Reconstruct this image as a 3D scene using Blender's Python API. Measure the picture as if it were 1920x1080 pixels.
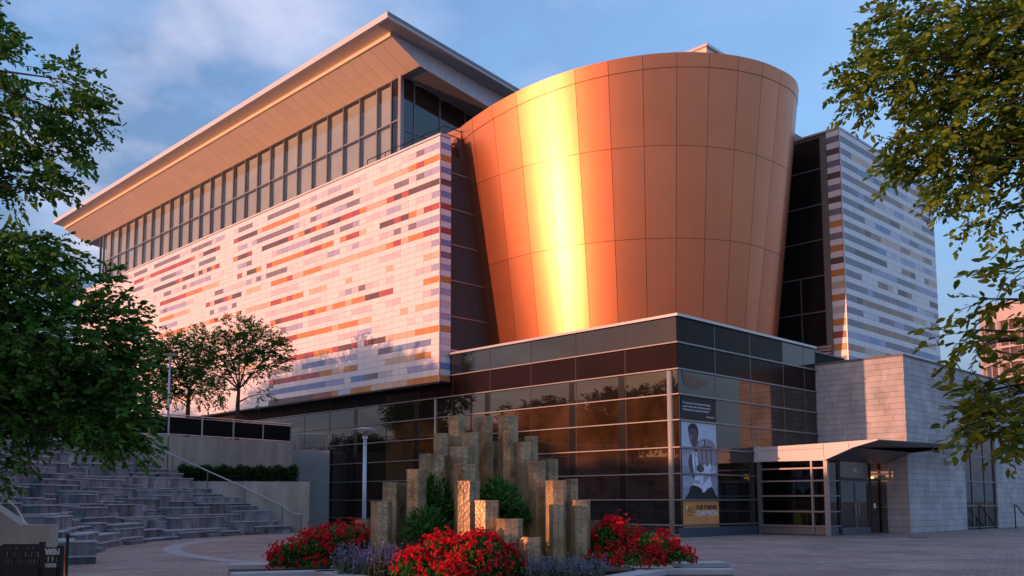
import bpy, bmesh, math, random
import numpy as np
from mathutils import Vector, Matrix
from math import sin, cos, pi, radians, sqrt, atan2, degrees, hypot

random.seed(7)
rng = np.random.default_rng(7)
S = bpy.context.scene
for o in list(bpy.data.objects):
    bpy.data.objects.remove(o)
COL = S.collection

# ------------------------------------------------------------------ camera
F_PX, P_X, P_Y, EYE = 1720.0, 900.0, 770.0, 1.6
PITCH = math.atan(170 / F_PX)
YAW = radians(43.5)
RIGHT = Vector((cos(YAW), -sin(YAW), 0))
AHEAD = Vector((sin(YAW), cos(YAW), 0))
FWD = AHEAD * cos(PITCH) + Vector((0, 0, sin(PITCH)))
UPV = -AHEAD * sin(PITCH) + Vector((0, 0, cos(PITCH)))
cd = bpy.data.cameras.new('camera')
cam = bpy.data.objects.new('camera', cd)
COL.objects.link(cam)
cam.matrix_world = Matrix(((RIGHT.x, UPV.x, -FWD.x, 0), (RIGHT.y, UPV.y, -FWD.y, 0), (RIGHT.z, UPV.z, -FWD.z, EYE), (0, 0, 0, 1)))
cd.sensor_width = 36
cd.lens = 36 * F_PX / 1920
cd.shift_x = (960 - P_X) / 1920
cd.shift_y = (P_Y - 540) / 1920
cd.clip_start = 0.1
cd.clip_end = 6000
S.camera = cam

# ------------------------------------------------------------------ sky and sun
SUN_EL, SUN_TO = radians(3.2), Vector((-0.979, 0.203, 0)).normalized()   # horizontal direction towards the sun
world = bpy.data.worlds.new('World')
S.world = world
world.use_nodes = True
wt = world.node_tree
wt.nodes.clear()


def N(t, typ, **kw):
    n = t.nodes.new(typ)
    for k, v in kw.items():
        setattr(n, k, v)
    return n


def build_sky():
    L = wt.links.new
    out = N(wt, 'ShaderNodeOutputWorld')
    sky = N(wt, 'ShaderNodeTexSky', sky_type='NISHITA')
    sky.sun_disc = False
    sky.sun_elevation = SUN_EL
    sky.sun_rotation = atan2(SUN_TO.x, SUN_TO.y)
    sky.air_density = 1.4
    sky.dust_density = 2.0
    sky.ozone_density = 2.0
    b1 = N(wt, 'ShaderNodeBackground')
    b1.inputs[1].default_value = 0.12
    L(sky.outputs[0], b1.inputs[0])
    tc = N(wt, 'ShaderNodeTexCoord')
    sep = N(wt, 'ShaderNodeSeparateXYZ')
    L(tc.outputs['Generated'], sep.inputs[0])
    # blue gradient by height
    ramp = N(wt, 'ShaderNodeValToRGB')
    cr = ramp.color_ramp
    cr.elements[0].position = 0.0
    cr.elements[0].color = (0.13, 0.23, 0.40, 1)
    cr.elements[1].position = 0.6
    cr.elements[1].color = (0.155, 0.30, 0.58, 1)
    e = cr.elements.new(0.12); e.color = (0.09, 0.19, 0.40, 1)
    e = cr.elements.new(0.32); e.color = (0.15, 0.325, 0.64, 1)
    L(sep.outputs[2], ramp.inputs[0])
    # clouds on a plane overhead: direction / (z + c)
    addz = N(wt, 'ShaderNodeMath', operation='ADD'); addz.inputs[1].default_value = 0.22
    mz = N(wt, 'ShaderNodeMath', operation='MAXIMUM'); mz.inputs[1].default_value = 0.05
    L(sep.outputs[2], addz.inputs[0]); L(addz.outputs[0], mz.inputs[0])
    dx = N(wt, 'ShaderNodeMath', operation='DIVIDE'); dy = N(wt, 'ShaderNodeMath', operation='DIVIDE')
    L(sep.outputs[0], dx.inputs[0]); L(mz.outputs[0], dx.inputs[1])
    L(sep.outputs[1], dy.inputs[0]); L(mz.outputs[0], dy.inputs[1])
    cmb = N(wt, 'ShaderNodeCombineXYZ')
    L(dx.outputs[0], cmb.inputs[0]); L(dy.outputs[0], cmb.inputs[1])
    n1 = N(wt, 'ShaderNodeTexNoise')
    n1.inputs['Scale'].default_value = 2.1
    n1.inputs['Detail'].default_value = 7
    n1.inputs['Roughness'].default_value = 0.58
    n1.inputs['Distortion'].default_value = 0.25
    L(cmb.outputs[0], n1.inputs['Vector'])
    r1 = N(wt, 'ShaderNodeValToRGB')
    r1.color_ramp.elements[0].position = 0.33; r1.color_ramp.elements[0].color = (0, 0, 0, 1)
    r1.color_ramp.elements[1].position = 0.56; r1.color_ramp.elements[1].color = (1, 1, 1, 1)
    L(n1.outputs['Fac'], r1.inputs[0])
    # more cloud towards the north (left of the view), clear to the east
    dot = N(wt, 'ShaderNodeVectorMath', operation='DOT_PRODUCT')
    dot.inputs[1].default_value = (-0.80, 0.60, 0)
    L(tc.outputs['Generated'], dot.inputs[0])
    mr = N(wt, 'ShaderNodeMapRange')
    mr.inputs['From Min'].default_value = -0.30; mr.inputs['From Max'].default_value = 0.32
    mr.inputs['To Min'].default_value = 0.16; mr.inputs['To Max'].default_value = 0.95
    L(dot.outputs['Value'], mr.inputs[0])
    cov = N(wt, 'ShaderNodeMath', operation='MULTIPLY')
    L(r1.outputs[0], cov.inputs[0]); L(mr.outputs[0], cov.inputs[1])
    n2 = N(wt, 'ShaderNodeTexNoise')
    n2.inputs['Scale'].default_value = 3.4; n2.inputs['Detail'].default_value = 7
    mp = N(wt, 'ShaderNodeMapping'); mp.inputs['Location'].default_value = (3.1, 1.7, 0.4)
    L(cmb.outputs[0], mp.inputs[0]); L(mp.outputs[0], n2.inputs['Vector'])
    r2 = N(wt, 'ShaderNodeValToRGB')
    r2.color_ramp.elements[0].position = 0.40; r2.color_ramp.elements[0].color = (0.09, 0.16, 0.33, 1)
    r2.color_ramp.elements[1].position = 0.66; r2.color_ramp.elements[1].color = (0.56, 0.53, 0.66, 1)
    L(n2.outputs['Fac'], r2.inputs[0])
    mix = N(wt, 'ShaderNodeMixRGB')
    L(cov.outputs[0], mix.inputs[0]); L(ramp.outputs[0], mix.inputs[1]); L(r2.outputs[0], mix.inputs[2])
    # sunset glow: the sky towards the sun turns peach, strongest near the horizon
    dg = N(wt, 'ShaderNodeVectorMath', operation='DOT_PRODUCT')
    dg.inputs[1].default_value = (SUN_TO.x, SUN_TO.y, 0.05)
    L(tc.outputs['Generated'], dg.inputs[0])
    mg = N(wt, 'ShaderNodeMapRange')
    mg.interpolation_type = 'SMOOTHSTEP'
    mg.inputs['From Min'].default_value = 0.80; mg.inputs['From Max'].default_value = 1.0
    mg.inputs['To Min'].default_value = 0.0; mg.inputs['To Max'].default_value = 1.0
    L(dg.outputs['Value'], mg.inputs[0])
    mh = N(wt, 'ShaderNodeMapRange')
    mh.inputs['From Min'].default_value = 0.0; mh.inputs['From Max'].default_value = 0.45
    mh.inputs['To Min'].default_value = 1.0; mh.inputs['To Max'].default_value = 0.0
    L(sep.outputs[2], mh.inputs[0])
    gl = N(wt, 'ShaderNodeMath', operation='MULTIPLY')
    L(mg.outputs[0], gl.inputs[0]); L(mh.outputs[0], gl.inputs[1])
    mix2 = N(wt, 'ShaderNodeMixRGB')
    mix2.inputs[2].default_value = (1.7, 0.62, 0.22, 1)
    L(gl.outputs[0], mix2.inputs[0]); L(mix.outputs[0], mix2.inputs[1])
    b2 = N(wt, 'ShaderNodeBackground')
    b2.inputs[1].default_value = 1.06
    L(mix2.outputs[0], b2.inputs[0])
    add = N(wt, 'ShaderNodeAddShader')
    L(b1.outputs[0], add.inputs[0]); L(b2.outputs[0], add.inputs[1]); L(add.outputs[0], out.inputs[0])


build_sky()
sl = bpy.data.lights.new('sun', 'SUN')
sl.energy = 3.7
sl.angle = radians(0.55)
sl.color = (1.0, 0.42, 0.23)
sun = bpy.data.objects.new('sun', sl)
COL.objects.link(sun)
sdir = (SUN_TO * cos(SUN_EL) + Vector((0, 0, sin(SUN_EL)))).normalized()
sun.rotation_euler = sdir.to_track_quat('Z', 'Y').to_euler()
sun.location = (-40, 40, 60)
S.view_settings.view_transform = 'Standard'
S.view_settings.look = 'None'
S.view_settings.gamma = 1
S.view_settings.exposure = 0.25
S.view_settings.use_curve_mapping = False


# ------------------------------------------------------------------ materials
MATS = {}


def lin(c):
    return tuple(((v / 255) / 12.92 if v / 255 < 0.04045 else ((v / 255 + 0.055) / 1.055) ** 2.4) for v in c)


def mat(name, col, rough=0.7, metal=0.0, spec=None, ior=None, noise=None, bump=None, island=0.0, coord='Object', coat=0.0, stretch=None, amp=0.25):
    """principled material; noise=(scale, detail) mottles the colour by +-amp, bump=(scale, strength)"""
    if name in MATS:
        return MATS[name]
    m = bpy.data.materials.new(name)
    m.use_nodes = True
    t = m.node_tree
    L = t.links.new
    b = t.nodes['Principled BSDF']
    b.inputs['Roughness'].default_value = rough
    b.inputs['Metallic'].default_value = metal
    if spec is not None:
        b.inputs['Specular IOR Level'].default_value = spec
    if ior is not None:
        b.inputs['IOR'].default_value = ior
    b.inputs['Coat Weight'].default_value = coat
    b.inputs['Base Color'].default_value = (*col, 1)
    tc = N(t, 'ShaderNodeTexCoord')
    vec = tc.outputs[coord]
    if stretch:
        mp = N(t, 'ShaderNodeMapping'); mp.inputs['Scale'].default_value = stretch
        L(vec, mp.inputs[0]); vec = mp.outputs[0]
    src = None
    if noise:
        n = N(t, 'ShaderNodeTexNoise')
        n.inputs['Scale'].default_value = noise[0]; n.inputs['Detail'].default_value = noise[1]
        n.inputs['Roughness'].default_value = 0.62
        L(vec, n.inputs['Vector'])
        mr = N(t, 'ShaderNodeMapRange')
        mr.inputs['From Min'].default_value = 0.3; mr.inputs['From Max'].default_value = 0.7
        mr.inputs['To Min'].default_value = 1 - amp; mr.inputs['To Max'].default_value = 1 + amp
        L(n.outputs['Fac'], mr.inputs[0])
        src = mr.outputs[0]
    if island:
        g = N(t, 'ShaderNodeNewGeometry')
        oi = N(t, 'ShaderNodeObjectInfo')
        ad = N(t, 'ShaderNodeMath', operation='ADD')
        L(g.outputs['Random Per Island'], ad.inputs[0]); L(oi.outputs['Random'], ad.inputs[1])
        fr = N(t, 'ShaderNodeMath', operation='FRACT'); L(ad.outputs[0], fr.inputs[0])
        mr = N(t, 'ShaderNodeMapRange')
        mr.inputs['To Min'].default_value = 1 - island; mr.inputs['To Max'].default_value = 1 + island
        L(fr.outputs[0], mr.inputs[0])
        if src is None:
            src = mr.outputs[0]
        else:
            mu = N(t, 'ShaderNodeMath', operation='MULTIPLY')
            L(src, mu.inputs[0]); L(mr.outputs[0], mu.inputs[1]); src = mu.outputs[0]
    if src is not None:
        vm = N(t, 'ShaderNodeVectorMath', operation='SCALE')
        vm.inputs[0].default_value = col
        L(src, vm.inputs['Scale']); L(vm.outputs[0], b.inputs['Base Color'])
    if bump:
        n = N(t, 'ShaderNodeTexNoise')
        n.inputs['Scale'].default_value = bump[0]; n.inputs['Detail'].default_value = 4
        L(vec, n.inputs['Vector'])
        bp = N(t, 'ShaderNodeBump'); bp.inputs['Strength'].default_value = bump[1]
        bp.inputs['Distance'].default_value = bump[2] if len(bump) > 2 else 0.02
        L(n.outputs['Fac'], bp.inputs['Height']); L(bp.outputs[0], b.inputs['Normal'])
    MATS[name] = m
    return m


def leaf_mat(name, c1, c2, trans=0.35, rough=0.45):
    m = bpy.data.materials.new(name)
    m.use_nodes = True
    t = m.node_tree
    L = t.links.new
    b = t.nodes['Principled BSDF']
    g = N(t, 'ShaderNodeNewGeometry')
    r = N(t, 'ShaderNodeValToRGB')
    r.color_ramp.elements[0].color = (*c1, 1); r.color_ramp.elements[1].color = (*c2, 1)
    L(g.outputs['Random Per Island'], r.inputs[0])
    L(r.outputs[0], b.inputs['Base Color'])
    b.inputs['Roughness'].default_value = rough
    b.inputs['Specular IOR Level'].default_value = 0.25
    tr = N(t, 'ShaderNodeBsdfTranslucent')
    L(r.outputs[0], tr.inputs[0])
    mx = N(t, 'ShaderNodeMixShader'); mx.inputs[0].default_value = trans
    L(b.outputs[0], mx.inputs[1]); L(tr.outputs[0], mx.inputs[2])
    L(mx.outputs[0], t.nodes['Material Output'].inputs[0])
    MATS[name] = m
    return m


def glass_mat(name, tint=(0.55, 0.6, 0.6), ior=2.0, rough=0.02):
    """thin pane: fresnel reflection over a tinted see-through body"""
    m = bpy.data.materials.new(name)
    m.use_nodes = True
    t = m.node_tree
    t.nodes.remove(t.nodes['Principled BSDF'])
    L = t.links.new
    fr = N(t, 'ShaderNodeFresnel'); fr.inputs[0].default_value = ior
    tr = N(t, 'ShaderNodeBsdfTransparent'); tr.inputs[0].default_value = (*tint, 1)
    gl = N(t, 'ShaderNodeBsdfGlossy'); gl.inputs['Roughness'].default_value = rough
    mx = N(t, 'ShaderNodeMixShader')
    geo = N(t, 'ShaderNodeNewGeometry')      # the sheet reflects on the face it is entered by, not again on leaving
    inv = N(t, 'ShaderNodeMath', operation='SUBTRACT'); inv.inputs[0].default_value = 1.0
    L(geo.outputs['Backfacing'], inv.inputs[1])
    mu = N(t, 'ShaderNodeMath', operation='MULTIPLY')
    L(fr.outputs[0], mu.inputs[0]); L(inv.outputs[0], mu.inputs[1])
    L(mu.outputs[0], mx.inputs[0]); L(tr.outputs[0], mx.inputs[1]); L(gl.outputs[0], mx.inputs[2])
    L(mx.outputs[0], t.nodes['Material Output'].inputs[0])
    MATS[name] = m
    return m


W = dict(
    W=mat('tile_white', (0.80, 0.725, 0.72), 0.35, island=0.05, noise=(0.6, 2), amp=0.03),
    P=mat('tile_pale_lilac', (0.64, 0.555, 0.60), 0.35, island=0.10),
    L=mat('tile_lavender_blue', (0.40, 0.385, 0.56), 0.35, island=0.08),
    G=mat('tile_grey', (0.225, 0.19, 0.225), 0.35, island=0.08),
    O=mat('tile_orange', (0.62, 0.245, 0.07), 0.35, island=0.10),
    Q=mat('tile_peach', (0.66, 0.46, 0.33), 0.35, island=0.07),
    R=mat('tile_red', (0.42, 0.085, 0.075), 0.35, island=0.12),
    B=mat('tile_brown', (0.14, 0.08, 0.08), 0.35, island=0.10),
    T=mat('tile_tan_brown', (0.36, 0.21, 0.14), 0.35, island=0.12),
    N=mat('tile_blue_grey', (0.20, 0.28, 0.48), 0.35, island=0.10),
)
M_JOINT = mat('tile_joint', (0.22, 0.17, 0.15), 0.9)
M_COPPER = mat('copper_cladding', (0.60, 0.210, 0.102), 0.335, metal=0.84, island=0.035, noise=(0.35, 3), amp=0.05, bump=(0.4, 0.04, 0.05))
M_COPPER_DARK = mat('copper_joint', (0.10, 0.04, 0.03), 0.8)
M_RETURN = mat('brown_metal', (0.11, 0.06, 0.05), 0.5, metal=0.3)
M_ALU = mat('aluminium_mullion', (0.30, 0.275, 0.27), 0.45, metal=0.4)
M_ALUD = mat('dark_mullion', (0.035, 0.032, 0.034), 0.45, metal=0.4)
M_ALUG = mat('grey_frame', (0.20, 0.20, 0.21), 0.42, metal=0.5)
M_COPING = mat('coping_metal', (0.55, 0.50, 0.50), 0.35, metal=0.6)
M_GLASSD = mat('dark_glass', (0.014, 0.011, 0.009), 0.02, ior=1.8, bump=(0.16, 0.10, 0.05))
M_GLASSA = mat('amber_glow_glass', (0.045, 0.023, 0.011), 0.02, ior=1.85, noise=(0.3, 4), amp=0.8, bump=(0.16, 0.10, 0.05))  # amber reflection and interior glow put into the glass colour
M_GLASSU = mat('upper_band_glass', (0.012, 0.012, 0.016), 0.04, ior=1.75, bump=(0.2, 0.06, 0.05))
M_SPAND = mat('dark_spandrel', (0.018, 0.008, 0.009), 0.2, spec=0.10, noise=(0.3, 2))
M_GLASST = mat('tower_dark_glass', (0.010, 0.009, 0.011), 0.08, ior=1.35)
M_GLASSR = mat('recess_glass', (0.02, 0.011, 0.010), 0.05, ior=1.6)
M_BLIND = mat('window_blind', (0.44, 0.43, 0.40), 0.8, noise=(0.4, 2), amp=0.08)
M_DARKIN = mat('dark_interior', (0.012, 0.012, 0.014), 0.9)
M_CLEAR = glass_mat('clear_glass', (0.90, 0.92, 0.92), 1.7)
M_CLEARV = glass_mat('vestibule_glass', (0.5, 0.55, 0.58), 1.6)
M_BALUS = glass_mat('balustrade_glass', (0.75, 0.82, 0.84), 1.4)
M_SOFFIT = mat('soffit_panel', (0.80, 0.62, 0.47), 0.45, metal=0.15, island=0.03)
M_SOFFIT2 = mat('side_soffit_panel', (0.40, 0.38, 0.39), 0.45, metal=0.2, island=0.03)
M_FASCIA = mat('fascia_metal', (0.62, 0.58, 0.57), 0.45, metal=0.0)
M_WHITEP = mat('white_fascia_panel', (0.62, 0.61, 0.64), 0.45, island=0.03)
M_ROOF = mat('roof_membrane', (0.25, 0.25, 0.27), 0.8)
M_STONE = mat('limestone_block', (0.44, 0.42, 0.42), 0.85, island=0.08, noise=(1.1, 8), amp=0.24, bump=(14, 0.25), coord='Object', stretch=(1, 1, 0.6))
M_STONEJ = mat('stone_joint', (0.10, 0.095, 0.09), 0.95)
M_CONC = mat('concrete_wall', (0.34, 0.29, 0.235), 0.9, noise=(0.9, 6), amp=0.28, stretch=(1.2, 1.2, 0.25), bump=(25, 0.15))
M_CONCL = mat('pale_concrete', (0.33, 0.31, 0.30), 0.88, noise=(0.7, 5), amp=0.10)
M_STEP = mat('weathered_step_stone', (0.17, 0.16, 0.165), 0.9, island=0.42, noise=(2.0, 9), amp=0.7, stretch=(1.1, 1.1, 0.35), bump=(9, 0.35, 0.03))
M_STEPTOP = mat('skylit_step_edge', (0.36, 0.34, 0.34), 0.85, noise=(3, 7), amp=0.35)  # brightness of sky-lit top edges, put into the lip colour
M_CAP = mat('planter_cap_stone', (0.40, 0.37, 0.37), 0.75, noise=(2, 6), amp=0.18, bump=(30, 0.15))
M_PLANTW = mat('planter_wall_stone', (0.16, 0.14, 0.13), 0.85, noise=(3, 6), amp=0.3)
M_BAND = mat('pale_paving_band', (0.30, 0.285, 0.29), 0.8, noise=(2.5, 6), amp=0.18)
M_STEEL = mat('handrail_steel', (0.45, 0.43, 0.42), 0.35, metal=0.8)
M_BLACK = mat('black_metal', (0.012, 0.012, 0.013), 0.5, metal=0.3)
M_POLE = mat('lamp_pole_paint', (0.42, 0.48, 0.55), 0.4, metal=0.3)
M_BARK = mat('bark', (0.045, 0.036, 0.030), 0.95, noise=(6, 6), amp=0.4, bump=(20, 0.6, 0.02), stretch=(1, 1, 0.3))
M_SOIL = mat('soil', (0.05, 0.038, 0.03), 1.0, noise=(5, 5), amp=0.4)
M_ORANGE = mat('cone_orange', (0.75, 0.10, 0.02), 0.5)
M_YELLOW = mat('sign_yellow', (0.75, 0.62, 0.03), 0.5)
M_WHITE = mat('white_paint', (0.75, 0.75, 0.75), 0.5)
M_CORNERCOL = mat('pale_column_paint', (0.34, 0.32, 0.27), 0.4)
M_BRICK = mat('brown_brick', (0.22, 0.12, 0.08), 0.9, noise=(1, 5), amp=0.2)
M_DKROOF = mat('dark_roof', (0.06, 0.055, 0.055), 0.9)


def emit(name, col, st):
    m = bpy.data.materials.new(name); m.use_nodes = True
    b = m.node_tree.nodes['Principled BSDF']
    b.inputs['Emission Color'].default_value = (*col, 1)
    b.inputs['Emission Strength'].default_value = st
    b.inputs['Base Color'].default_value = (*col, 1)
    MATS[name] = m
    return m


M_LAMP = emit('lit_lamp', (1.0, 0.42, 0.10), 3.0)


def bronze():
    """weathered bronze: brown hammered relief near the top, olive patina lower down"""
    m = mat('hammered_bronze', (0.30, 0.20, 0.10), 0.42, metal=0.45)
    t = m.node_tree; L = t.links.new
    b = t.nodes['Principled BSDF']
    tc = N(t, 'ShaderNodeTexCoord'); sp = N(t, 'ShaderNodeSeparateXYZ')
    L(tc.outputs['Object'], sp.inputs[0])
    oi = N(t, 'ShaderNodeObjectInfo')
    n = N(t, 'ShaderNodeTexNoise', noise_dimensions='4D'); n.inputs['Scale'].default_value = 3.2; n.inputs['Detail'].default_value = 8; n.inputs['Roughness'].default_value = 0.65
    mw = N(t, 'ShaderNodeMath', operation='MULTIPLY'); mw.inputs[1].default_value = 40
    L(oi.outputs['Random'], mw.inputs[0]); L(mw.outputs[0], n.inputs['W'])
    L(tc.outputs['Object'], n.inputs['Vector'])
    top = N(t, 'ShaderNodeValToRGB')
    top.color_ramp.elements[0].position = 0.35; top.color_ramp.elements[0].color = (0.20, 0.145, 0.09, 1)
    top.color_ramp.elements[1].position = 0.68; top.color_ramp.elements[1].color = (0.60, 0.42, 0.24, 1)
    low = N(t, 'ShaderNodeValToRGB')
    low.color_ramp.elements[0].position = 0.32; low.color_ramp.elements[0].color = (0.21, 0.16, 0.055, 1)
    low.color_ramp.elements[1].position = 0.70; low.color_ramp.elements[1].color = (0.54, 0.38, 0.14, 1)
    L(n.outputs['Fac'], top.inputs[0]); L(n.outputs['Fac'], low.inputs[0])
    mh = N(t, 'ShaderNodeMapRange'); mh.inputs['From Min'].default_value = -1.3; mh.inputs['From Max'].default_value = -0.25
    ad = N(t, 'ShaderNodeMath', operation='ADD'); L(sp.outputs[2], ad.inputs[0])
    ms = N(t, 'ShaderNodeMath', operation='MULTIPLY'); ms.inputs[1].default_value = 0.7; L(n.outputs['Fac'], ms.inputs[0]); L(ms.outputs[0], ad.inputs[1])
    L(ad.outputs[0], mh.inputs[0])
    mx = N(t, 'ShaderNodeMixRGB'); L(mh.outputs[0], mx.inputs[0]); L(low.outputs[0], mx.inputs[1]); L(top.outputs[0], mx.inputs[2])
    L(mx.outputs[0], b.inputs['Base Color'])
    v = N(t, 'ShaderNodeTexVoronoi'); v.inputs['Scale'].default_value = 19
    L(tc.outputs['Object'], v.inputs['Vector'])
    bp = N(t, 'ShaderNodeBump'); bp.inputs['Distance'].default_value = 0.014
    mr = N(t, 'ShaderNodeMapRange'); mr.inputs['From Min'].default_value = -1.2; mr.inputs['From Max'].default_value = -0.3
    mr.inputs['To Min'].default_value = 0.03; mr.inputs['To Max'].default_value = 0.42
    L(sp.outputs[2], mr.inputs[0]); L(mr.outputs[0], bp.inputs['Strength'])
    L(v.outputs['Distance'], bp.inputs['Height']); L(bp.outputs[0], b.inputs['Normal'])
    return m


M_BRONZE = bronze()


def paving():
    m = bpy.data.materials.new('brick_paving'); m.use_nodes = True
    t = m.node_tree; L = t.links.new
    b = t.nodes['Principled BSDF']; b.inputs['Roughness'].default_value = 0.85
    tc = N(t, 'ShaderNodeTexCoord')
    mp = N(t, 'ShaderNodeMapping'); mp.inputs['Rotation'].default_value = (0, 0, 0.5)
    L(tc.outputs['Object'], mp.inputs[0])
    br = N(t, 'ShaderNodeTexBrick')
    br.inputs['Color1'].default_value = (0.33, 0.225, 0.19, 1); br.inputs['Color2'].default_value = (0.21, 0.158, 0.14, 1)
    br.inputs['Mortar'].default_value = (0.08, 0.07, 0.068, 1)
    br.inputs['Scale'].default_value = 1.0; br.inputs['Mortar Size'].default_value = 0.008
    br.inputs['Brick Width'].default_value = 0.24; br.inputs['Row Height'].default_value = 0.12
    br.inputs['Bias'].default_value = -0.1
    L(mp.outputs[0], br.inputs['Vector'])
    n = N(t, 'ShaderNodeTexNoise'); n.inputs['Scale'].default_value = 0.35; n.inputs['Detail'].default_value = 9; n.inputs['Roughness'].default_value = 0.7
    L(tc.outputs['Object'], n.inputs['Vector'])
    mr = N(t, 'ShaderNodeMapRange'); mr.inputs['From Min'].default_value = 0.3; mr.inputs['From Max'].default_value = 0.7
    mr.inputs['To Min'].default_value = 0.62; mr.inputs['To Max'].default_value = 1.5
    L(n.outputs['Fac'], mr.inputs[0])
    vm = N(t, 'ShaderNodeVectorMath', operation='SCALE')
    L(br.outputs['Color'], vm.inputs[0]); L(mr.outputs[0], vm.inputs['Scale']); L(vm.outputs[0], b.inputs['Base Color'])
    bp = N(t, 'ShaderNodeBump'); bp.inputs['Strength'].default_value = 0.4; bp.inputs['Distance'].default_value = 0.01
    L(br.outputs['Fac'], bp.inputs['Height']); bp.invert = True
    L(bp.outputs[0], b.inputs['Normal'])
    return m


M_PAVE = paving()


# ------------------------------------------------------------------ mesh helpers
class MB:
    """collects boxes, prisms and tubes into one mesh"""
    def __init__(self):
        self.v = []; self.f = []; self.mi = []

    def add(self, vs, fs, mi=0):
        o = len(self.v)
        self.v += [tuple(p) for p in vs]
        self.f += [tuple(i + o for i in f) for f in fs]
        self.mi += [mi] * len(fs)
        return self

    def box(self, x0, y0, z0, x1, y1, z1, mi=0):
        x0, x1 = min(x0, x1), max(x0, x1); y0, y1 = min(y0, y1), max(y0, y1); z0, z1 = min(z0, z1), max(z0, z1)
        vs = [(x0, y0, z0), (x1, y0, z0), (x1, y1, z0), (x0, y1, z0), (x0, y0, z1), (x1, y0, z1), (x1, y1, z1), (x0, y1, z1)]
        return self.add(vs, [(0, 3, 2, 1), (4, 5, 6, 7), (0, 1, 5, 4), (1, 2, 6, 5), (2, 3, 7, 6), (3, 0, 4, 7)], mi)

    def prism(self, poly, z0, z1, mi=0):
        """plan polygon (counter-clockwise) extruded; z0/z1 may be lists per corner"""
        n = len(poly)
        a = z0 if isinstance(z0, (list, tuple)) else [z0] * n
        b = z1 if isinstance(z1, (list, tuple)) else [z1] * n
        vs = [(p[0], p[1], a[i]) for i, p in enumerate(poly)] + [(p[0], p[1], b[i]) for i, p in enumerate(poly)]
        fs = [tuple(range(n - 1, -1, -1)), tuple(range(n, 2 * n))] + [(i, (i + 1) % n, n + (i + 1) % n, n + i) for i in range(n)]
        return self.add(vs, fs, mi)

    def hexa(self, bottom, top, mi=0):
        n = len(bottom)
        fs = [tuple(range(n - 1, -1, -1)), tuple(range(n, 2 * n))] + [(i, (i + 1) % n, n + (i + 1) % n, n + i) for i in range(n)]
        return self.add(list(bottom) + list(top), fs, mi)

    def tube(self, pts, rad, seg=8, mi=0, cap=True):
        pts = [Vector(p) for p in pts]
        rs = rad if isinstance(rad, (list, tuple)) else [rad] * len(pts)
        vs = []; fs = []
        t0 = (pts[1] - pts[0]).normalized()
        ref = Vector((0, 0, 1)) if abs(t0.z) < 0.9 else Vector((1, 0, 0))
        for i, p in enumerate(pts):
            t = (pts[min(i + 1, len(pts) - 1)] - pts[max(i - 1, 0)]).normalized()
            u = t.cross(ref).normalized(); w = u.cross(t).normalized()
            for k in range(seg):
                a = 2 * pi * k / seg
                vs.append(p + (u * cos(a) + w * sin(a)) * rs[i])
        for i in range(len(pts) - 1):
            for k in range(seg):
                a = i * seg + k; b = i * seg + (k + 1) % seg
                fs.append((a, b, b + seg, a + seg))
        if cap:
            fs.append(tuple(range(seg - 1, -1, -1))); fs.append(tuple((len(pts) - 1) * seg + k for k in range(seg)))
        return self.add(vs, fs, mi)

    def mesh(self, name, mats, smooth=False):
        me = bpy.data.meshes.new(name)
        me.from_pydata(self.v, [], self.f)
        for m in (mats if isinstance(mats, (list, tuple)) else [mats]):
            me.materials.append(m)
        if len(set(self.mi)) > 1 or (self.mi and self.mi[0]):
            me.polygons.foreach_set('material_index', self.mi)
        if smooth:
            me.polygons.foreach_set('use_smooth', [True] * len(me.polygons))
        me.update()
        return me

    def build(self, name, mats, parent=None, smooth=False):
        bm = bmesh.new(); me = self.mesh(name, mats, smooth)
        bm.from_mesh(me); bmesh.ops.recalc_face_normals(bm, faces=bm.faces); bm.to_mesh(me); bm.free()
        return put(name, me, parent)


def put(name, me, parent=None, loc=None):
    o = bpy.data.objects.new(name, me)
    COL.objects.link(o)
    if parent is not None:
        o.parent = parent
    if loc is not None:
        o.location = loc
    return o


def tag(o, label=None, cat=None, group=None, kind=None):
    if label: o['label'] = label
    if cat: o['category'] = cat
    if group: o['group'] = group
    if kind: o['kind'] = kind
    return o


def empty(name, loc=(0, 0, 0)):
    o = bpy.data.objects.new(name, None)
    COL.objects.link(o); o.location = loc; o.empty_display_size = 0.3
    return o


def quads_mesh(name, V, mats, n=4, mi=None, smooth=False):
    """V: (k, n, 3) array of n-gon corners"""
    V = np.asarray(V, dtype=np.float32)
    k = len(V)
    me = bpy.data.meshes.new(name)
    me.vertices.add(k * n); me.loops.add(k * n); me.polygons.add(k)
    me.vertices.foreach_set('co', V.reshape(-1))
    me.loops.foreach_set('vertex_index', np.arange(k * n, dtype=np.int32))
    me.polygons.foreach_set('loop_start', np.arange(0, k * n, n, dtype=np.int32))
    me.polygons.foreach_set('loop_total', np.full(k, n, dtype=np.int32))
    for m in (mats if isinstance(mats, (list, tuple)) else [mats]):
        me.materials.append(m)
    if mi is not None:
        me.polygons.foreach_set('material_index', np.asarray(mi, dtype=np.int32))
    me.update(); me.validate()
    return me


def at_depth(px, py, d):
    """world point d metres ahead of the eye in the direction of a picture position"""
    r = FWD + RIGHT * ((px - P_X) / F_PX) + UPV * ((P_Y - py) / F_PX)
    r = r / r.dot(AHEAD)
    return Vector((0, 0, EYE)) + r * d


# ------------------------------------------------------------------ ground
gm = MB()
gm.add([(-1500, -1500, 0), (2500, -1500, 0), (2500, 2500, 0), (-1500, 2500, 0)], [(0, 1, 2, 3)])
tag(gm.build('plaza', M_PAVE), kind='structure')


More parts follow.
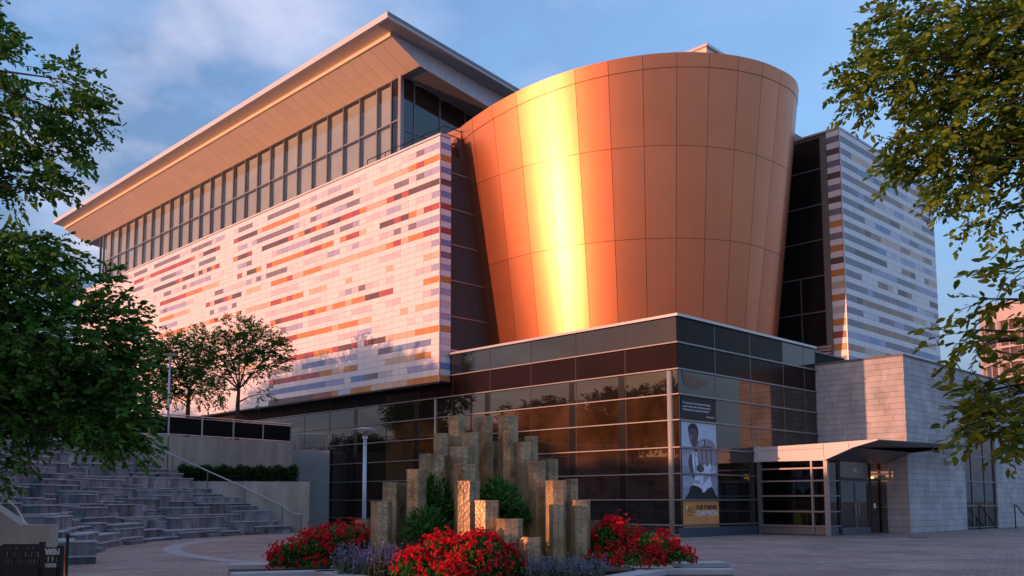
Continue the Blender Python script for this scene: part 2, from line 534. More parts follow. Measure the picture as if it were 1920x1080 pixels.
def strip(path, w, z, name, m, closed=False):
    a = []; b = []
    n = len(path)
    for i, p in enumerate(path):
        q0 = Vector(path[max(i - 1, 0)]); q1 = Vector(path[min(i + 1, n - 1)])
        t = (q1 - q0).normalized(); nn = Vector((-t.y, t.x))
        a.append((p[0] + nn.x * w / 2, p[1] + nn.y * w / 2, z)); b.append((p[0] - nn.x * w / 2, p[1] - nn.y * w / 2, z))
    g = MB()
    g.add(a + b, [(i, n + i, n + i + 1, i + 1) for i in range(n - 1)])
    return tag(g.build(name, m), kind='structure')


arc = [(28.2 + 15.8 * cos(radians(a)), 23.0 + 15.8 * sin(radians(a))) for a in range(82, 206, 3)]
strip(arc, 0.55, 0.004, 'paving_band', M_BAND)


def curve_fit(pts, x0, x1, n=24):
    c = np.polyfit([p[0] for p in pts], [p[1] for p in pts], 2)
    return [(x, float(np.polyval(c, x))) for x in np.linspace(x0, x1, n)]


strip(curve_fit([(24.3, 16.3), (30.5, 15.8), (36.6, 14.6), (42.6, 12.3)], 18, 60), 0.16, 0.005, 'paving_band', M_BAND)
strip(curve_fit([(19.9, 12.3), (22.2, 11.6), (25.7, 10.3), (29.4, 8.5)], 13, 40), 0.14, 0.006, 'paving_band', M_BAND)
strip([(40.5, 18.4), (50, 17.6), (66, 16.6)], 0.25, 0.007, 'paving_band', M_BAND)
strip([(2, 25.5), (9.2, 21.5), (15, 18.3)], 0.05, 0.008, 'paving_joint', M_ALUD)

g = MB(); g.tube([(42.3, 16.4, 0.0), (42.3, 16.4, 0.012)], 0.42, 24)
o = g.build('manhole_cover', M_ALUD); tag(o, 'dark round manhole cover in the paving before the limestone wing', 'manhole cover')

# ------------------------------------------------------------------ museum
museum = empty('museum_building', (34.7, 23.62, 0))
tag(museum, 'modern museum with copper cone, striped tile walls, overhanging roof and dark glass base', 'museum')


def P(name, mb, m, parent=museum, smooth=False, label=None, kind=None):
    o = mb.build(name, m, None, smooth)
    if parent is not None:
        o.parent = parent
        o.matrix_parent_inverse = parent.matrix_world.inverted() if parent is not museum else Matrix.Translation(Vector((-34.7, -23.62, 0)))
    if label: o['label'] = label
    if kind: o['kind'] = kind
    return o


def C(name, me, parent, loc=(0, 0, 0), rot=None):
    """child given in world coordinates"""
    o = bpy.data.objects.new(name, me)
    COL.objects.link(o)
    o.parent = parent
    o.matrix_parent_inverse = Matrix.Translation(Vector((-34.7, -23.62, 0))) if parent is museum else Matrix.Identity(4)
    o.location = loc
    if rot is not None:
        o.rotation_euler = rot
    return o


def sub(name, mb, m, parent, smooth=False, label=None, kind=None):
    """sub-part: parents of sub-parts have identity world matrices"""
    o = mb.build(name, m, parent, smooth)
    if label: o['label'] = label
    if kind: o['kind'] = kind
    return o


# --- body masses behind the skins
mb = MB()
mb.prism([(34.0, 39.3), (75, 39.3), (75, 96.1), (34.0, 96.1)], 8.42, 22.0)
P('building_core', mb, M_DKROOF)
mb = MB()
mb.box(34.95, 23.85, 0.02, 75, 96, 9.85)
P('podium_core', mb, M_DARKIN)

# --- west mosaic wall -----------------------------------------------------
X_M, Y_M, ZT, ROW, COLW, NR, NC = 33.90, 39.10, 22.83, 0.361, 0.714, 40, 80
mb = MB()
mb.box(33.95, 39.13, 8.42, 34.6, 96.15, 22.86)
mosaic = P('mosaic_wall', mb, M_JOINT)
mb = MB()
mb.box(33.84, 39.02, 22.86, 34.7, 96.25, 22.98)
sub('parapet_coping', mb, M_FASCIA, mosaic)
mb = MB()
mb.box(33.86, 39.045, 8.39, 33.93, 39.10, 22.86)
sub('corner_trim', mb, M_COPING, mosaic)
mb = MB()
mb.box(33.9, 39.0, 8.30, 36.4, 96.2, 8.40)
sub('soffit', mb, M_ALUD, mosaic)

# runs of coloured tiles read off the facade: (zoom window, x0, x1, y, colour)
RUNS = {
    (500, 240, 4.152): "1226 1350 130 L;1168 1226 175 G;1106 1168 210 P;1050 1106 230 P;730 785 365 P;582 630 440 P;485 582 480 L;400 480 520 P;350 397 545 L;262 350 570 P;0 262 650 G;"
    "1226 1350 225 O;1168 1226 280 R;1106 1168 305 O;1050 1106 330 Q;680 730 480 Q;395 680 560 B;345 395 625 O;262 345 655 Q;0 262 725 O;"
    "1228 1350 325 L;1168 1228 370 G;1106 1168 395 P;995 1106 430 G;880 990 480 P;730 880 530 P;630 728 580 G;530 630 622 L;440 530 650 P;397 440 680 L;347 397 705 G;260 300 725 P;217 262 760 L;0 217 820 G;"
    "1106 1350 430 B;1050 1106 495 R;993 1050 520 B;940 993 545 R;780 940 590 Q;730 780 635 O;580 730 675 R;480 580 735 B;437 480 760 R;390 437 775 O;345 390 790 R;300 345 805 B;258 300 825 O;215 258 840 Q;173 215 857 R;0 173 905 B;"
    "1283 1350 500 L;1168 1283 545 P;1050 1106 590 P;940 1048 630 L;880 940 665 P;775 880 690 P;680 728 740 L;578 680 770 G;530 578 800 P;345 528 840 G;88 345 930 L;40 88 980 P;"
    "1226 1350 610 R;1168 1226 650 Q;1106 1168 675 O;1050 1106 690 B;990 1050 710 R;885 990 740 B;725 775 815 Q;625 725 835 R;575 625 865 O;437 528 910 O;300 437 950 R;48 300 1020 O;10 48 1070 R;"
    "1168 1350 705 L;1106 1168 755 G;990 1045 800 G;885 990 830 P;775 830 870 P;670 725 900 L;620 670 920 P;480 575 970 L;290 480 1020 P;"
    "1222 1350 795 R;1102 1222 835 O;988 1045 888 R;932 988 905 O;880 932 920 Q;530 775 1000 Q;385 530 1060 Q;"
    "1283 1350 880 L;1168 1283 915 P;940 1045 975 P;880 940 1000 P;1222 1350 975 Q;1168 1350 1065 P",
    (500, 480, 3.6): "8 145 110 G;145 180 85 P;255 375 95 O;142 180 147 R;38 140 175 O;180 255 125 Q;330 490 120 P;40 215 225 P;580 625 72 P;805 858 78 Q;805 858 150 P;537 580 158 Q;535 580 232 L;490 535 245 P;580 620 225 P;622 668 210 G;668 760 190 P;"
    "295 410 225 Q;178 252 265 O;140 177 285 R;105 140 295 Q;35 105 310 R;1060 1105 75 P;1105 1170 65 L;1060 1170 155 O;105 370 330 P;665 760 265 B;760 855 238 R;575 665 295 O;537 575 310 Q;450 537 325 O;410 450 338 Q;328 408 358 O;288 326 378 R;248 288 390 O;100 248 412 R;65 100 438 B;20 65 450 O;"
    "805 900 300 P;1105 1170 228 L;1055 1105 240 P;1055 1170 318 Q;902 955 365 Q;575 712 365 P;290 490 422 P;138 248 480 L;85 138 497 G;1055 1170 402 P;950 1010 425 P;485 620 462 O;450 485 480 Q;208 448 515 O;70 208 562 R;615 712 505 L;712 752 488 P;500 615 530 P;"
    "1002 1170 490 O;900 945 525 Q;663 707 580 R;707 803 560 B;803 852 545 Q;752 850 632 G;570 615 597 R;485 570 612 B;440 485 628 R;325 440 645 O;130 325 682 R;60 130 702 B;1000 1108 662 O;850 1000 688 Q;415 575 692 L;235 415 728 N;25 160 775 G;"
    "950 1165 745 L;860 1100 600 N;527 615 755 O;445 527 770 Q;358 440 785 O;0 358 825 R;660 752 805 G;568 660 825 N;752 845 790 P;845 955 780 W;945 1170 828 O;710 945 862 Q;568 705 892 O;482 568 908 P;440 482 917 O;312 440 938 R;0 312 975 B;405 520 842 L;18 405 892 N",
    (100, 380, 3.376): "1150 1182 187 P;1182 1270 165 G;1328 1562 120 O;1180 1300 215 B;1150 1180 240 R;1300 1528 205 G;1528 1560 145 L;1040 1098 232 L;1328 1495 262 B;1495 1525 215 R;885 1015 278 G;812 885 320 P;950 1040 315 B;1040 1065 290 R;930 950 338 Q;"
    "1175 1240 284 L;1265 1295 255 L;630 812 378 G;625 885 412 R;885 908 355 O;910 1038 372 G;1175 1240 340 B;1240 1265 322 R;1150 1175 355 O;1425 1625 282 L;1395 1590 352 O;1358 1390 397 R;505 605 448 G;785 830 445 L;690 785 475 G;1235 1265 382 G;1175 1235 400 L;"
    "1035 1062 402 R;1010 1035 412 O;980 1008 425 B;930 955 443 B;830 903 472 B;805 830 490 O;1232 1292 437 B;1175 1200 462 R;1292 1320 412 O;505 565 507 R;565 620 480 Q;500 575 552 G;575 600 540 P;930 1008 492 L;880 930 515 L;828 850 537 G;645 760 540 B;760 802 508 R;710 755 577 G;755 820 555 P;"
    "1355 1487 443 G;1292 1322 482 G;1230 1262 502 L;1390 1485 495 O;1485 1520 472 R;665 850 618 R;850 955 567 O;955 1060 525 Q;1030 1085 567 G;1085 1140 545 P;1230 1330 548 Q;665 730 692 L;705 730 684 G;730 830 660 L;830 900 632 P;1140 1197 585 B;1115 1140 600 O;1030 1090 622 B;1090 1115 608 R;975 1000 647 R;1000 1030 632 Q;"
    "1140 1168 650 G;1385 1447 630 R;1447 1480 612 O;1480 1515 603 R;1515 1585 585 O;1050 1110 672 L;1000 1027 693 G;668 775 735 O;775 875 702 Q;1160 1195 697 O;1110 1135 715 O;1080 1108 727 R;1025 1050 743 R;960 1020 760 O;680 795 780 L;705 722 790 G;665 845 832 O;845 1000 790 Q;1445 1585 717 R;1415 1445 748 B;1585 1620 690 O;1620 1655 688 R;"
    "1400 1545 868 R;1545 1688 828 O;1480 1650 972 R;1440 1480 800 G;190 330 590 G;195 275 632 R;275 330 610 O;290 345 645 L;345 365 630 G;360 400 662 O",
}
_ray0 = Vector((0, 0, EYE))


def facade_cell(px, py):
    r = FWD + RIGHT * ((px - P_X) / F_PX) + UPV * ((P_Y - py) / F_PX)
    t = X_M / r.x
    return r.y * t, EYE + r.z * t


grid = [['W'] * NC for _ in range(NR)]
for r in range(1, NR, 2):            # faint pale runs everywhere, stronger ones where trees hide the wall
    c = 0
    while c < NC:
        n = random.choice((1, 1, 2, 2, 3, 4, 5))
        warm = (r // 2) % 2 == 1
        q = random.random()
        far = c > 52 and r > 14
        if far:
            ch = random.choice('WQOQRB' if warm else 'WPLGPN')
        else:
            ch = ('Q' if warm else 'P') if q < 0.22 else 'W'
        for k in range(c, min(c + n, NC)):
            grid[r][k] = ch
        c += n
for (ox, oy, sc), txt in RUNS.items():
    for it in txt.strip(';').split(';'):
        a, b, y, ch = it.split()
        a, b, y = float(a), float(b), float(y)
        ym, zm = facade_cell(ox + (a + b) / 2 / sc, oy + y / sc)
        zz = (ZT - zm) / ROW
        r = min(range(1, NR, 2), key=lambda i: abs(i + 0.5 - zz))
        # ends of the run on this row's own height
        zc = ZT - (r + 0.5) * ROW
        ends = []
        for xx in (a, b):
            rr = FWD + RIGHT * ((ox + xx / sc - P_X) / F_PX)
            # height fixed: find the picture row giving zc
            lo, hi = 0.0, 1080.0
            for _ in range(30):
                mid = (lo + hi) / 2
                yy, z2 = facade_cell(ox + xx / sc, mid)
                if z2 > zc: lo = mid
                else: hi = mid
            ends.append(facade_cell(ox + xx / sc, lo)[0])
        c0 = int(round((min(ends) - Y_M) / COLW)); c1 = int(round((max(ends) - Y_M) / COLW))
        for c in range(max(c0, 0), min(max(c1, c0 + 1), NC)):
            grid[r][c] = ch

TILE = {}
for k, m in W.items():
    g = MB(); g.box(-0.035, 0.006, 0.006, 0.03, COLW - 0.006, ROW - 0.006)
    TILE[k] = g.mesh('tile', m)
rest = {}
count = 0
order = sorted(((c * COLW) + abs(r - 20) * 0.0 + (0.001 * r), r, c) for r in range(NR) for c in range(NC))
for _, r, c in order:
    z = ZT - (r + 1) * ROW; y = Y_M + c * COLW
    if count < 300:
        put('tile', TILE[grid[r][c]], mosaic, (X_M + 0.02 + random.uniform(-0.002, 0.002), y, z)); count += 1
    else:
        g = rest.setdefault('all', MB())
        dx = random.uniform(-0.002, 0.002)
        g.box(X_M - 0.015 + dx, y + 0.006, z + 0.006, X_M + 0.05, y + COLW - 0.006, z + ROW - 0.006, list(W).index(grid[r][c]))
me = rest['all'].mesh('tile', list(W.values()))
o = put('tile', me, mosaic); o['kind'] = 'stuff'
# narrow south face of the mosaic block
side_seq = {1: 'N', 3: 'O', 5: 'N', 7: 'B', 9: 'N', 11: 'R', 13: 'N', 15: 'R', 17: 'N', 19: 'G', 21: 'L', 23: 'O', 25: 'L', 27: 'P', 29: 'L', 31: 'O', 33: 'P', 35: 'P', 37: 'N', 39: 'O'}
ST = {}
for k, m in W.items():
    g = MB(); g.box(0.006, -0.03, 0.006, 0.79, 0.03, ROW - 0.006)
    ST[k] = g.mesh('side_tile', m)
for r in range(NR):
    put('side_tile', ST[side_seq.get(r, 'W')], mosaic, (33.95, 39.10, ZT - (r + 1) * ROW))

# --- recessed dark glazing between mosaic wall and cone ---------------------
mb = MB(); mb.box(34.75, 39.42, 9.9, 42, 39.6, 22.5)
recess = P('recess_glazing', mb, M_DARKIN)
zr = [22.6, 20.93, 18.75, 16.6, 14.45, 12.32, 10.35]
for i in range(6):
    g = MB(); g.box(34.74, 39.34, zr[i + 1] + 0.03, 36.0, 39.37, zr[i] - 0.03)
    sub('glass_pane', g, M_GLASSR, recess)
    g = MB(); g.box(36.02, 39.34, zr[i + 1] + 0.03, 39.5, 39.37, zr[i] - 0.03)
    sub('glass_pane', g, M_GLASSR, recess)
    g = MB(); g.box(34.72, 39.26, zr[i + 1] - 0.035, 39.5, 39.36, zr[i + 1] + 0.035)
    sub('mullion', g, M_ALU, recess)
for zz in (10.18, 10.02):
    g = MB(); g.box(34.72, 39.05 - (10.3 - zz), zz, 38.5, 39.3, zz + 0.11)
    sub('sill', g, M_COPING, recess)

# --- copper cone ------------------------------------------------------------
K = np.arange(1, 13)
P1 = np.array([[36.29, 38.34], [36.25, 36.55], [36.34, 34.79], [36.56, 32.93], [37.15, 31.23], [37.86, 29.69], [38.77, 28.23], [39.98, 26.98], [41.32, 25.88], [42.74, 25.19], [44.22, 24.75], [45.83, 24.63]])
P2 = np.array([[37.17, 38.5], [36.92, 36.54], [37.03, 34.82], [37.31, 33.16], [37.74, 31.43], [38.43, 29.98], [39.27, 28.58], [40.44, 27.45], [41.7, 26.37], [42.99, 25.76], [44.3, 25.34], [45.83, 25.27]])
c1x, c1y = np.polyfit(K, P1[:, 0], 4), np.polyfit(K, P1[:, 1], 4)
c2x, c2y = np.polyfit(K, P2[:, 0], 4), np.polyfit(K, P2[:, 1], 4)
CC1, CC2 = Vector((47.3, 35.45)), Vector((47.3, 35.40))
CZ1, CZ2 = 20.4, 15.55


def plan(k, cx, cy, cc):
    if k <= 12:
        return Vector((np.polyval(cx, k), np.polyval(cy, k)))
    # beyond the twelfth joint the oval turns in more tightly
    p = Vector((np.polyval(cx, 12), np.polyval(cy, 12)))
    r = 5.2
    c = p + (cc - p).normalized() * r
    d = p - c
    a = atan2(d.y, d.x) + radians(19) * (k - 12)
    return c + Vector((cos(a), sin(a))) * r


def cone_pt(k, z):
    a = plan(k, c2x, c2y, CC2); b = plan(k, c1x, c1y, CC1)
    p = a + (b - a) * ((z - CZ2) / (CZ1 - CZ2))
    return Vector((p.x, p.y, z))


RIMZ = np.polyfit(K, [24.11, 24.40, 24.62, 24.76, 24.92, 25.05, 25.15, 25.25, 25.33, 25.39, 25.44, 25.47], 3)


def rim_z(k):
    return float(np.polyval(RIMZ, min(max(k, -0.2), 12.5)))


def cone_panel(k0, k1, zf0, zf1, n=8, m=3, bow=0.80, gap=0.012, out=0.0):
    """curved metal panel between two joints; flatter than the cone so that joints catch the light"""
    vs = []; fs = []
    for j in range(m + 1):
        s = j / m
        A = cone_pt(k0, zf0(k0) + (zf1(k0) - zf0(k0)) * s); B = cone_pt(k1, zf0(k1) + (zf1(k1) - zf0(k1)) * s)
        for i in range(n + 1):
            u = i / n
            k = k0 + (k1 - k0) * u
            q = cone_pt(k, zf0(k) + (zf1(k) - zf0(k)) * s)
            ch = A.lerp(B, u)
            p = ch.lerp(q, bow)
            vs.append(p)
    cen = Vector((47.3, 35.4, 0))
    w = n + 1
    # shrink for the joints
    lo = [Vector(p) for p in vs]
    for j in range(m + 1):
        e0 = (vs[j * w + 1] - vs[j * w]).normalized(); e1 = (vs[j * w + n - 1] - vs[j * w + n]).normalized()
        lo[j * w] = vs[j * w] + e0 * gap; lo[j * w + n] = vs[j * w + n] + e1 * gap
    for i in range(w):
        up = (vs[w + i] - vs[i]).normalized(); dn = (vs[(m - 1) * w + i] - vs[m * w + i]).normalized()
        lo[i] = lo[i] + up * gap; lo[m * w + i] = lo[m * w + i] + dn * gap
    front = [p + (Vector((p.x, p.y, 0)) - cen).normalized() * out for p in lo]
    back = [p - (Vector((p.x, p.y, 0)) - cen).normalized() * 0.05 for p in lo]
    for j in range(m):
        for i in range(n):
            a = j * w + i
            fs.append((a, a + 1, a + w + 1, a + w))
    nf = len(fs)
    f2 = len(front)                # rim of the sheet gets its own corners so that the face shades smoothly
    o = 2 * len(front)
    for i in range(n):
        fs.append((f2 + i, o + i, o + i + 1, f2 + i + 1)); a = m * w + i
        fs.append((f2 + a, f2 + a + 1, o + a + 1, o + a))
    for j in range(m):
        a = j * w
        fs.append((f2 + a, f2 + a + w, o + a + w, o + a)); a = j * w + n
        fs.append((f2 + a, o + a, o + a + w, f2 + a + w))
    me = bpy.data.meshes.new('cladding_panel')
    me.from_pydata([tuple(p) for p in front + front + back], [], fs)
    me.materials.append(M_COPPER)
    me.polygons.foreach_set('use_smooth', [i < nf for i in range(len(fs))])
    me.update()
    return me


ks = [0.35] + list(range(1, 17)) + [16.8]
# dark backing shell
bk = MB()
vs = []; fs = []
kk = np.linspace(0.36, 16.8, 90)
cen = Vector((47.3, 35.4, 0))
for k in kk:
    for z in (9.2, 15.55, 20.4, rim_z(k) - 0.05):
        p = cone_pt(k, z); d = (Vector((p.x, p.y, 0)) - cen).normalized()
        vs.append(p - d * 0.09)
for i in range(len(kk) - 1):
    for j in range(3):
        a = i * 4 + j
        fs.append((a, a + 4, a + 5, a + 1))
bk.add(vs, fs)
cone = P('copper_cone', bk, M_COPPER_DARK, smooth=True)
bands = [(lambda k: 9.55, lambda k: 9.6), (lambda k: 9.6, lambda k: 15.55), (lambda k: 15.55, lambda k: 20.4), (lambda k: 20.4, lambda k: rim_z(k) - 0.78)]
for i in range(len(ks) - 1):
    for f0, f1 in bands[1:]:
        put('cladding_panel', cone_panel(ks[i], ks[i + 1], f0, f1), cone)
for i in range(-1, len(ks) - 1):
    k0 = -0.75 if i < 0 else ks[i]; k1 = ks[i + 1]
    put('rim_panel', cone_panel(k0, k1, lambda k: rim_z(k) - 0.78, lambda k: rim_z(k), m=1, out=0.02), cone)
# roof deck inside the rim and edge cap
g = MB()
pts = [cone_pt(k, 0) for k in kk]
ring = []
for k in kk:
    p = cone_pt(k, rim_z(k)); d = (Vector((p.x, p.y, 0)) - cen).normalized()
    ring.append((p - d * 0.10, p - d * 0.45))
vs = [r[0] for r in ring] + [r[1] for r in ring] + [r[1] - Vector((0, 0, 1.0)) for r in ring]
n = len(ring)
g.add(vs, [(i, i + 1, n + i + 1, n + i) for i in range(n - 1)] + [(n + i, n + i + 1, 2 * n + i + 1, 2 * n + i) for i in range(n - 1)])
sub('rim_cap', g, M_RETURN, cone)
g = MB(); g.prism([(47.3 + (p.x - 47.3) * 0.94, 35.4 + (p.y - 35.4) * 0.94) for p in [cone_pt(k, 20) for k in kk]], 23.0, 23.1)
sub('roof_deck', g, M_ROOF, cone)
# brown return wall where the cone meets the recess
g = MB()
e0, e1 = cone_pt(0.35, 9.6), cone_pt(0.35, rim_z(0.35) - 0.8)
g.hexa([(e0.x - 0.62, 39.28, 9.6), (e0.x + 0.03, 39.28, 9.6), (e0.x + 0.1, 39.6, 9.6), (e0.x - 0.62, 39.6, 9.6)],
       [(e1.x - 0.50, 39.28, e1.z), (e1.x + 0.03, 39.28, e1.z), (e1.x + 0.1, 39.6, e1.z), (e1.x - 0.50, 39.6, e1.z)])
sub('return_wall', g, M_RETURN, cone)
g = MB()
a = cone_pt(0.35, rim_z(0.35)); b = cone_pt(-0.75, rim_z(0))
g.hexa([(b.x - 0.15, b.y + 0.05, a.z - 0.8), (a.x, a.y, a.z - 0.8), (a.x + 0.5, a.y + 0.3, a.z - 0.8), (b.x + 0.4, b.y + 0.35, a.z - 0.8)],
       [(b.x - 0.15, b.y + 0.05, a.z - 0.02), (a.x, a.y, a.z - 0.02), (a.x + 0.5, a.y + 0.3, a.z - 0.02), (b.x + 0.4, b.y + 0.35, a.z - 0.02)])
sub('rim_end', g, M_COPPER, cone)

# penthouse box above the cone
g = MB(); g.box(55, 34.4, 30, 60, 40, 34.0)
pent = P('penthouse', g, M_SOFFIT)
g = MB(); g.box(54.85, 34.25, 34.0, 60.1, 40.1, 34.2)
sub('coping', g, M_COPING, pent)
g = MB(); g.box(52, 33, 20, 70, 55, 30.0)
P('rear_block', g, M_ROOF)

# --- clerestory -----------------------------------------------------------------
XG, YG, ZG, ZB = 35.8, 45.2, 29.15, 22.0
g = MB(); g.box(36.3, 45.7, 22.0, 70, 95.0, 28.2)
cler = P('clerestory', g, M_DARKIN)
ys = [45.2, 46.15] + [47.7 + 1.95 * i for i in range(25)]
ys = [y for y in ys if y < 95.3] + [95.4]
for i, y in enumerate(ys):
    g = MB(); g.box(35.72, y - 0.05, ZB, 35.95, y + 0.05, ZG - 0.03)
    sub('mullion', g, M_ALUG, cler)
    if i + 1 < len(ys):
        y1 = ys[i + 1]
        for z0, z1 in ((22.1, 26.28), (26.36, ZG - 0.05)):
            g = MB(); g.box(35.80, y + 0.05, z0, 35.82, y1 - 0.05, z1)
            sub('glass_pane', g, M_CLEAR, cler)
            if y1 - y > 1.2:
                g = MB(); g.box(36.05, y + 0.20, z0 + 0.02, 36.08, y1 - 0.02, z1 - 0.02)
                sub('blind', g, M_BLIND, cler)
g = MB(); g.box(35.74, 45.2, 26.28, 35.93, 95.4, 26.36)
sub('transom', g, M_ALU, cler)
g = MB(); g.box(35.70, 45.12, 22.0, 35.98, 45.38, ZG + 0.1)
sub('corner_post', g, M_ALU, cler)
for i, (x0, x1) in enumerate(((35.95, 36.93), (36.93, 39.16), (39.16, 41.5), (41.5, 43.8), (43.8, 46))):
    for z0, z1 in ((22.1, 25.65), (25.72, 29.2 - 0.14 * (x0 - 35.8))):
        g = MB(); g.box(x0 + 0.04, 45.24, z0, x1 - 0.04, 45.26, z1)
        sub('glass_pane', g, M_GLASSD, cler)
    g = MB(); g.box(x1 - 0.04, 45.18, 22.0, x1 + 0.04, 45.34, 29.2 - 0.14 * (x1 - 35.8))
    sub('mullion', g, M_ALUG, cler)
g = MB(); g.box(36, 45.19, 25.64, 46, 45.32, 25.72)
sub('transom', g, M_ALUG, cler)
g = MB(); g.box(34.6, 39.5, 21.9, 36, 96, 22.0)
sub('walkway', g, M_ROOF, cler)
g = MB()
for zz in (23.25, 23.7):
    g.tube([(34.5, 39.4, zz), (34.5, 47, zz)], 0.03, 6)
    g.tube([(34.5, 39.4, zz), (37.0, 39.45, zz)], 0.03, 6)
for yy in (39.4, 41.3, 43.2, 45.1, 47):
    g.tube([(34.5, yy, 22), (34.5, yy, 23.7)], 0.025, 6)
P('walkway_railing', g, M_BLACK)

# --- big roof ---------------------------------------------------------------------
KS = 0.110                       # fall of the roof per metre eastwards
XE, YE0, YE1 = 32.3, 42.14, 99.3
ZE = 30.72


def rz(x, off=0):
    return ZE + off - KS * (x - XE)


g = MB()
XR = 62
g.hexa([(XE, YE0, rz(XE)), (XR, YE0, rz(XR)), (XR, YE1, rz(XR)), (XE, YE1, rz(XE))],
       [(XE, YE0, rz(XE, 0.30)), (XR, YE0, rz(XR, 0.30)), (XR, YE1, rz(XR, 0.30)), (XE, YE1, rz(XE, 0.30))])
roof = P('overhanging_roof', g, M_ROOF)
g = MB()
g.hexa([(XE - 0.03, YE0 - 0.03, rz(XE, 0.05)), (XE + 0.02, YE0 - 0.03, rz(XE, 0.05)), (XE + 0.02, YE1, rz(XE, 0.05)), (XE - 0.03, YE1, rz(XE, 0.05))],
       [(XE - 0.03, YE0 - 0.03, rz(XE, 0.34)), (XE + 0.02, YE0 - 0.03, rz(XE, 0.34)), (XE + 0.02, YE1, rz(XE, 0.34)), (XE - 0.03, YE1, rz(XE, 0.34))])
sub('fascia', g, M_FASCIA, roof)
g = MB()
g.hexa([(XE - 0.03, YE0 - 0.05, rz(XE, 0.05)), (XR, YE0 - 0.05, rz(XR, 0.05)), (XR, YE0 + 0.0, rz(XR, 0.05)), (XE - 0.03, YE0, rz(XE, 0.05))],
       [(XE - 0.03, YE0 - 0.05, rz(XE, 0.34)), (XR, YE0 - 0.05, rz(XR, 0.34)), (XR, YE0 + 0.0, rz(XR, 0.34)), (XE - 0.03, YE0, rz(XE, 0.34))])
sub('fascia', g, M_ROOF, roof)
# bright lower lip along both edges
g = MB()
g.hexa([(XE - 0.05, YE0 - 0.07, rz(XE, -0.05)), (XE + 0.1, YE0 - 0.07, rz(XE, -0.05)), (XE + 0.1, YE1, rz(XE, -0.05)), (XE - 0.05, YE1, rz(XE, -0.05))],
       [(XE - 0.05, YE0 - 0.07, rz(XE, 0.04)), (XE + 0.1, YE0 - 0.07, rz(XE, 0.04)), (XE + 0.1, YE1, rz(XE, 0.04)), (XE - 0.05, YE1, rz(XE, 0.04))])
sub('edge_lip', g, M_WHITEP, roof)
g = MB()
g.hexa([(XE, YE0 - 0.08, rz(XE, -0.05)), (XR, YE0 - 0.08, rz(XR, -0.05)), (XR, YE0 + 0.08, rz(XR, -0.05)), (XE, YE0 + 0.08, rz(XE, -0.05))],
       [(XE, YE0 - 0.08, rz(XE, 0.04)), (XR, YE0 - 0.08, rz(XR, 0.04)), (XR, YE0 + 0.08, rz(XR, 0.04)), (XE, YE0 + 0.08, rz(XE, 0.04))])
sub('edge_lip', g, M_WHITEP, roof)
# upper soffit strip, riser and sloped soffit, panel by panel along the long side
XW, YW = 33.42, 43.26            # outer corner of the lower wedge
ZW = rz(XW, -0.02)
FOLD_Z = 29.22
npan = 24
dy = (YE1 - YW) / npan
for i in range(npan):
    y0 = YW + i * dy + 0.012; y1 = YW + (i + 1) * dy - 0.012
    if i == 0:
        y0u = YE0 + 0.1
    g = MB(); g.hexa([(XE + 0.1, y0, rz(XE + 0.1, -0.03)), (XW, y0, rz(XW, -0.03)), (XW, y1, rz(XW, -0.03)), (XE + 0.1, y1, rz(XE + 0.1, -0.03))],
                     [(XE + 0.1, y0, rz(XE + 0.1, 0.0)), (XW, y0, rz(XW, 0.0)), (XW, y1, rz(XW, 0.0)), (XE + 0.1, y1, rz(XE + 0.1, 0.0))])
    sub('upper_soffit_panel', g, M_SOFFIT, roof)
for i in range(npan * 2):
    y0 = YW + i * dy / 2 + 0.010; y1 = YW + (i + 1) * dy / 2 - 0.010
    for a, b in ((0.0, 0.5), (0.5, 1.0)):
        xa, xb = XW + (XG - XW) * a, XW + (XG - XW) * b
        za, zb = ZW - 0.2 + (FOLD_Z - ZW + 0.2) * a, ZW - 0.2 + (FOLD_Z - ZW + 0.2) * b
        gp = 0.004
        g = MB(); g.hexa([(xa + gp, y0, za), (xb - gp, y0, zb), (xb - gp, y1, zb), (xa + gp, y1, za)], [(xa + gp, y0, za + 0.05), (xb - gp, y0, zb + 0.05), (xb - gp, y1, zb + 0.05), (xa + gp, y1, za + 0.05)])
        sub('soffit_panel', g, M_SOFFIT, roof)
g = MB(); g.box(XW - 0.05, YW, ZW - 0.24, XW - 0.005, YE1, ZW + 0.0)
sub('riser_strip', g, mat('warm_pale_strip', (0.84, 0.66, 0.47), 0.5), roof)  # even warm pale colour, slightly lighter than the soffit panels
# wedge core
g = MB()
zf2 = FOLD_Z - 0.14 * (XR - XG)
g.hexa([(XW + 0.02, YW + 0.06, ZW - 0.13), (XG, YW + 0.06, FOLD_Z + 0.06), (XR, YW + 0.06, zf2), (XR, YE1 - 0.02, zf2), (XG, YE1 - 0.02, FOLD_Z + 0.06), (XW + 0.02, YE1 - 0.02, ZW - 0.13)],
       [(XW + 0.02, YW + 0.06, rz(XW, -0.005)), (XG, YW + 0.06, rz(XG, -0.005)), (XR, YW + 0.06, rz(XR, -0.005)), (XR, YE1 - 0.02, rz(XR, -0.005)), (XG, YE1 - 0.02, rz(XG, -0.005)), (XW + 0.02, YE1 - 0.02, rz(XW, -0.005))])
sub('soffit_core', g, M_SOFFIT2, roof)
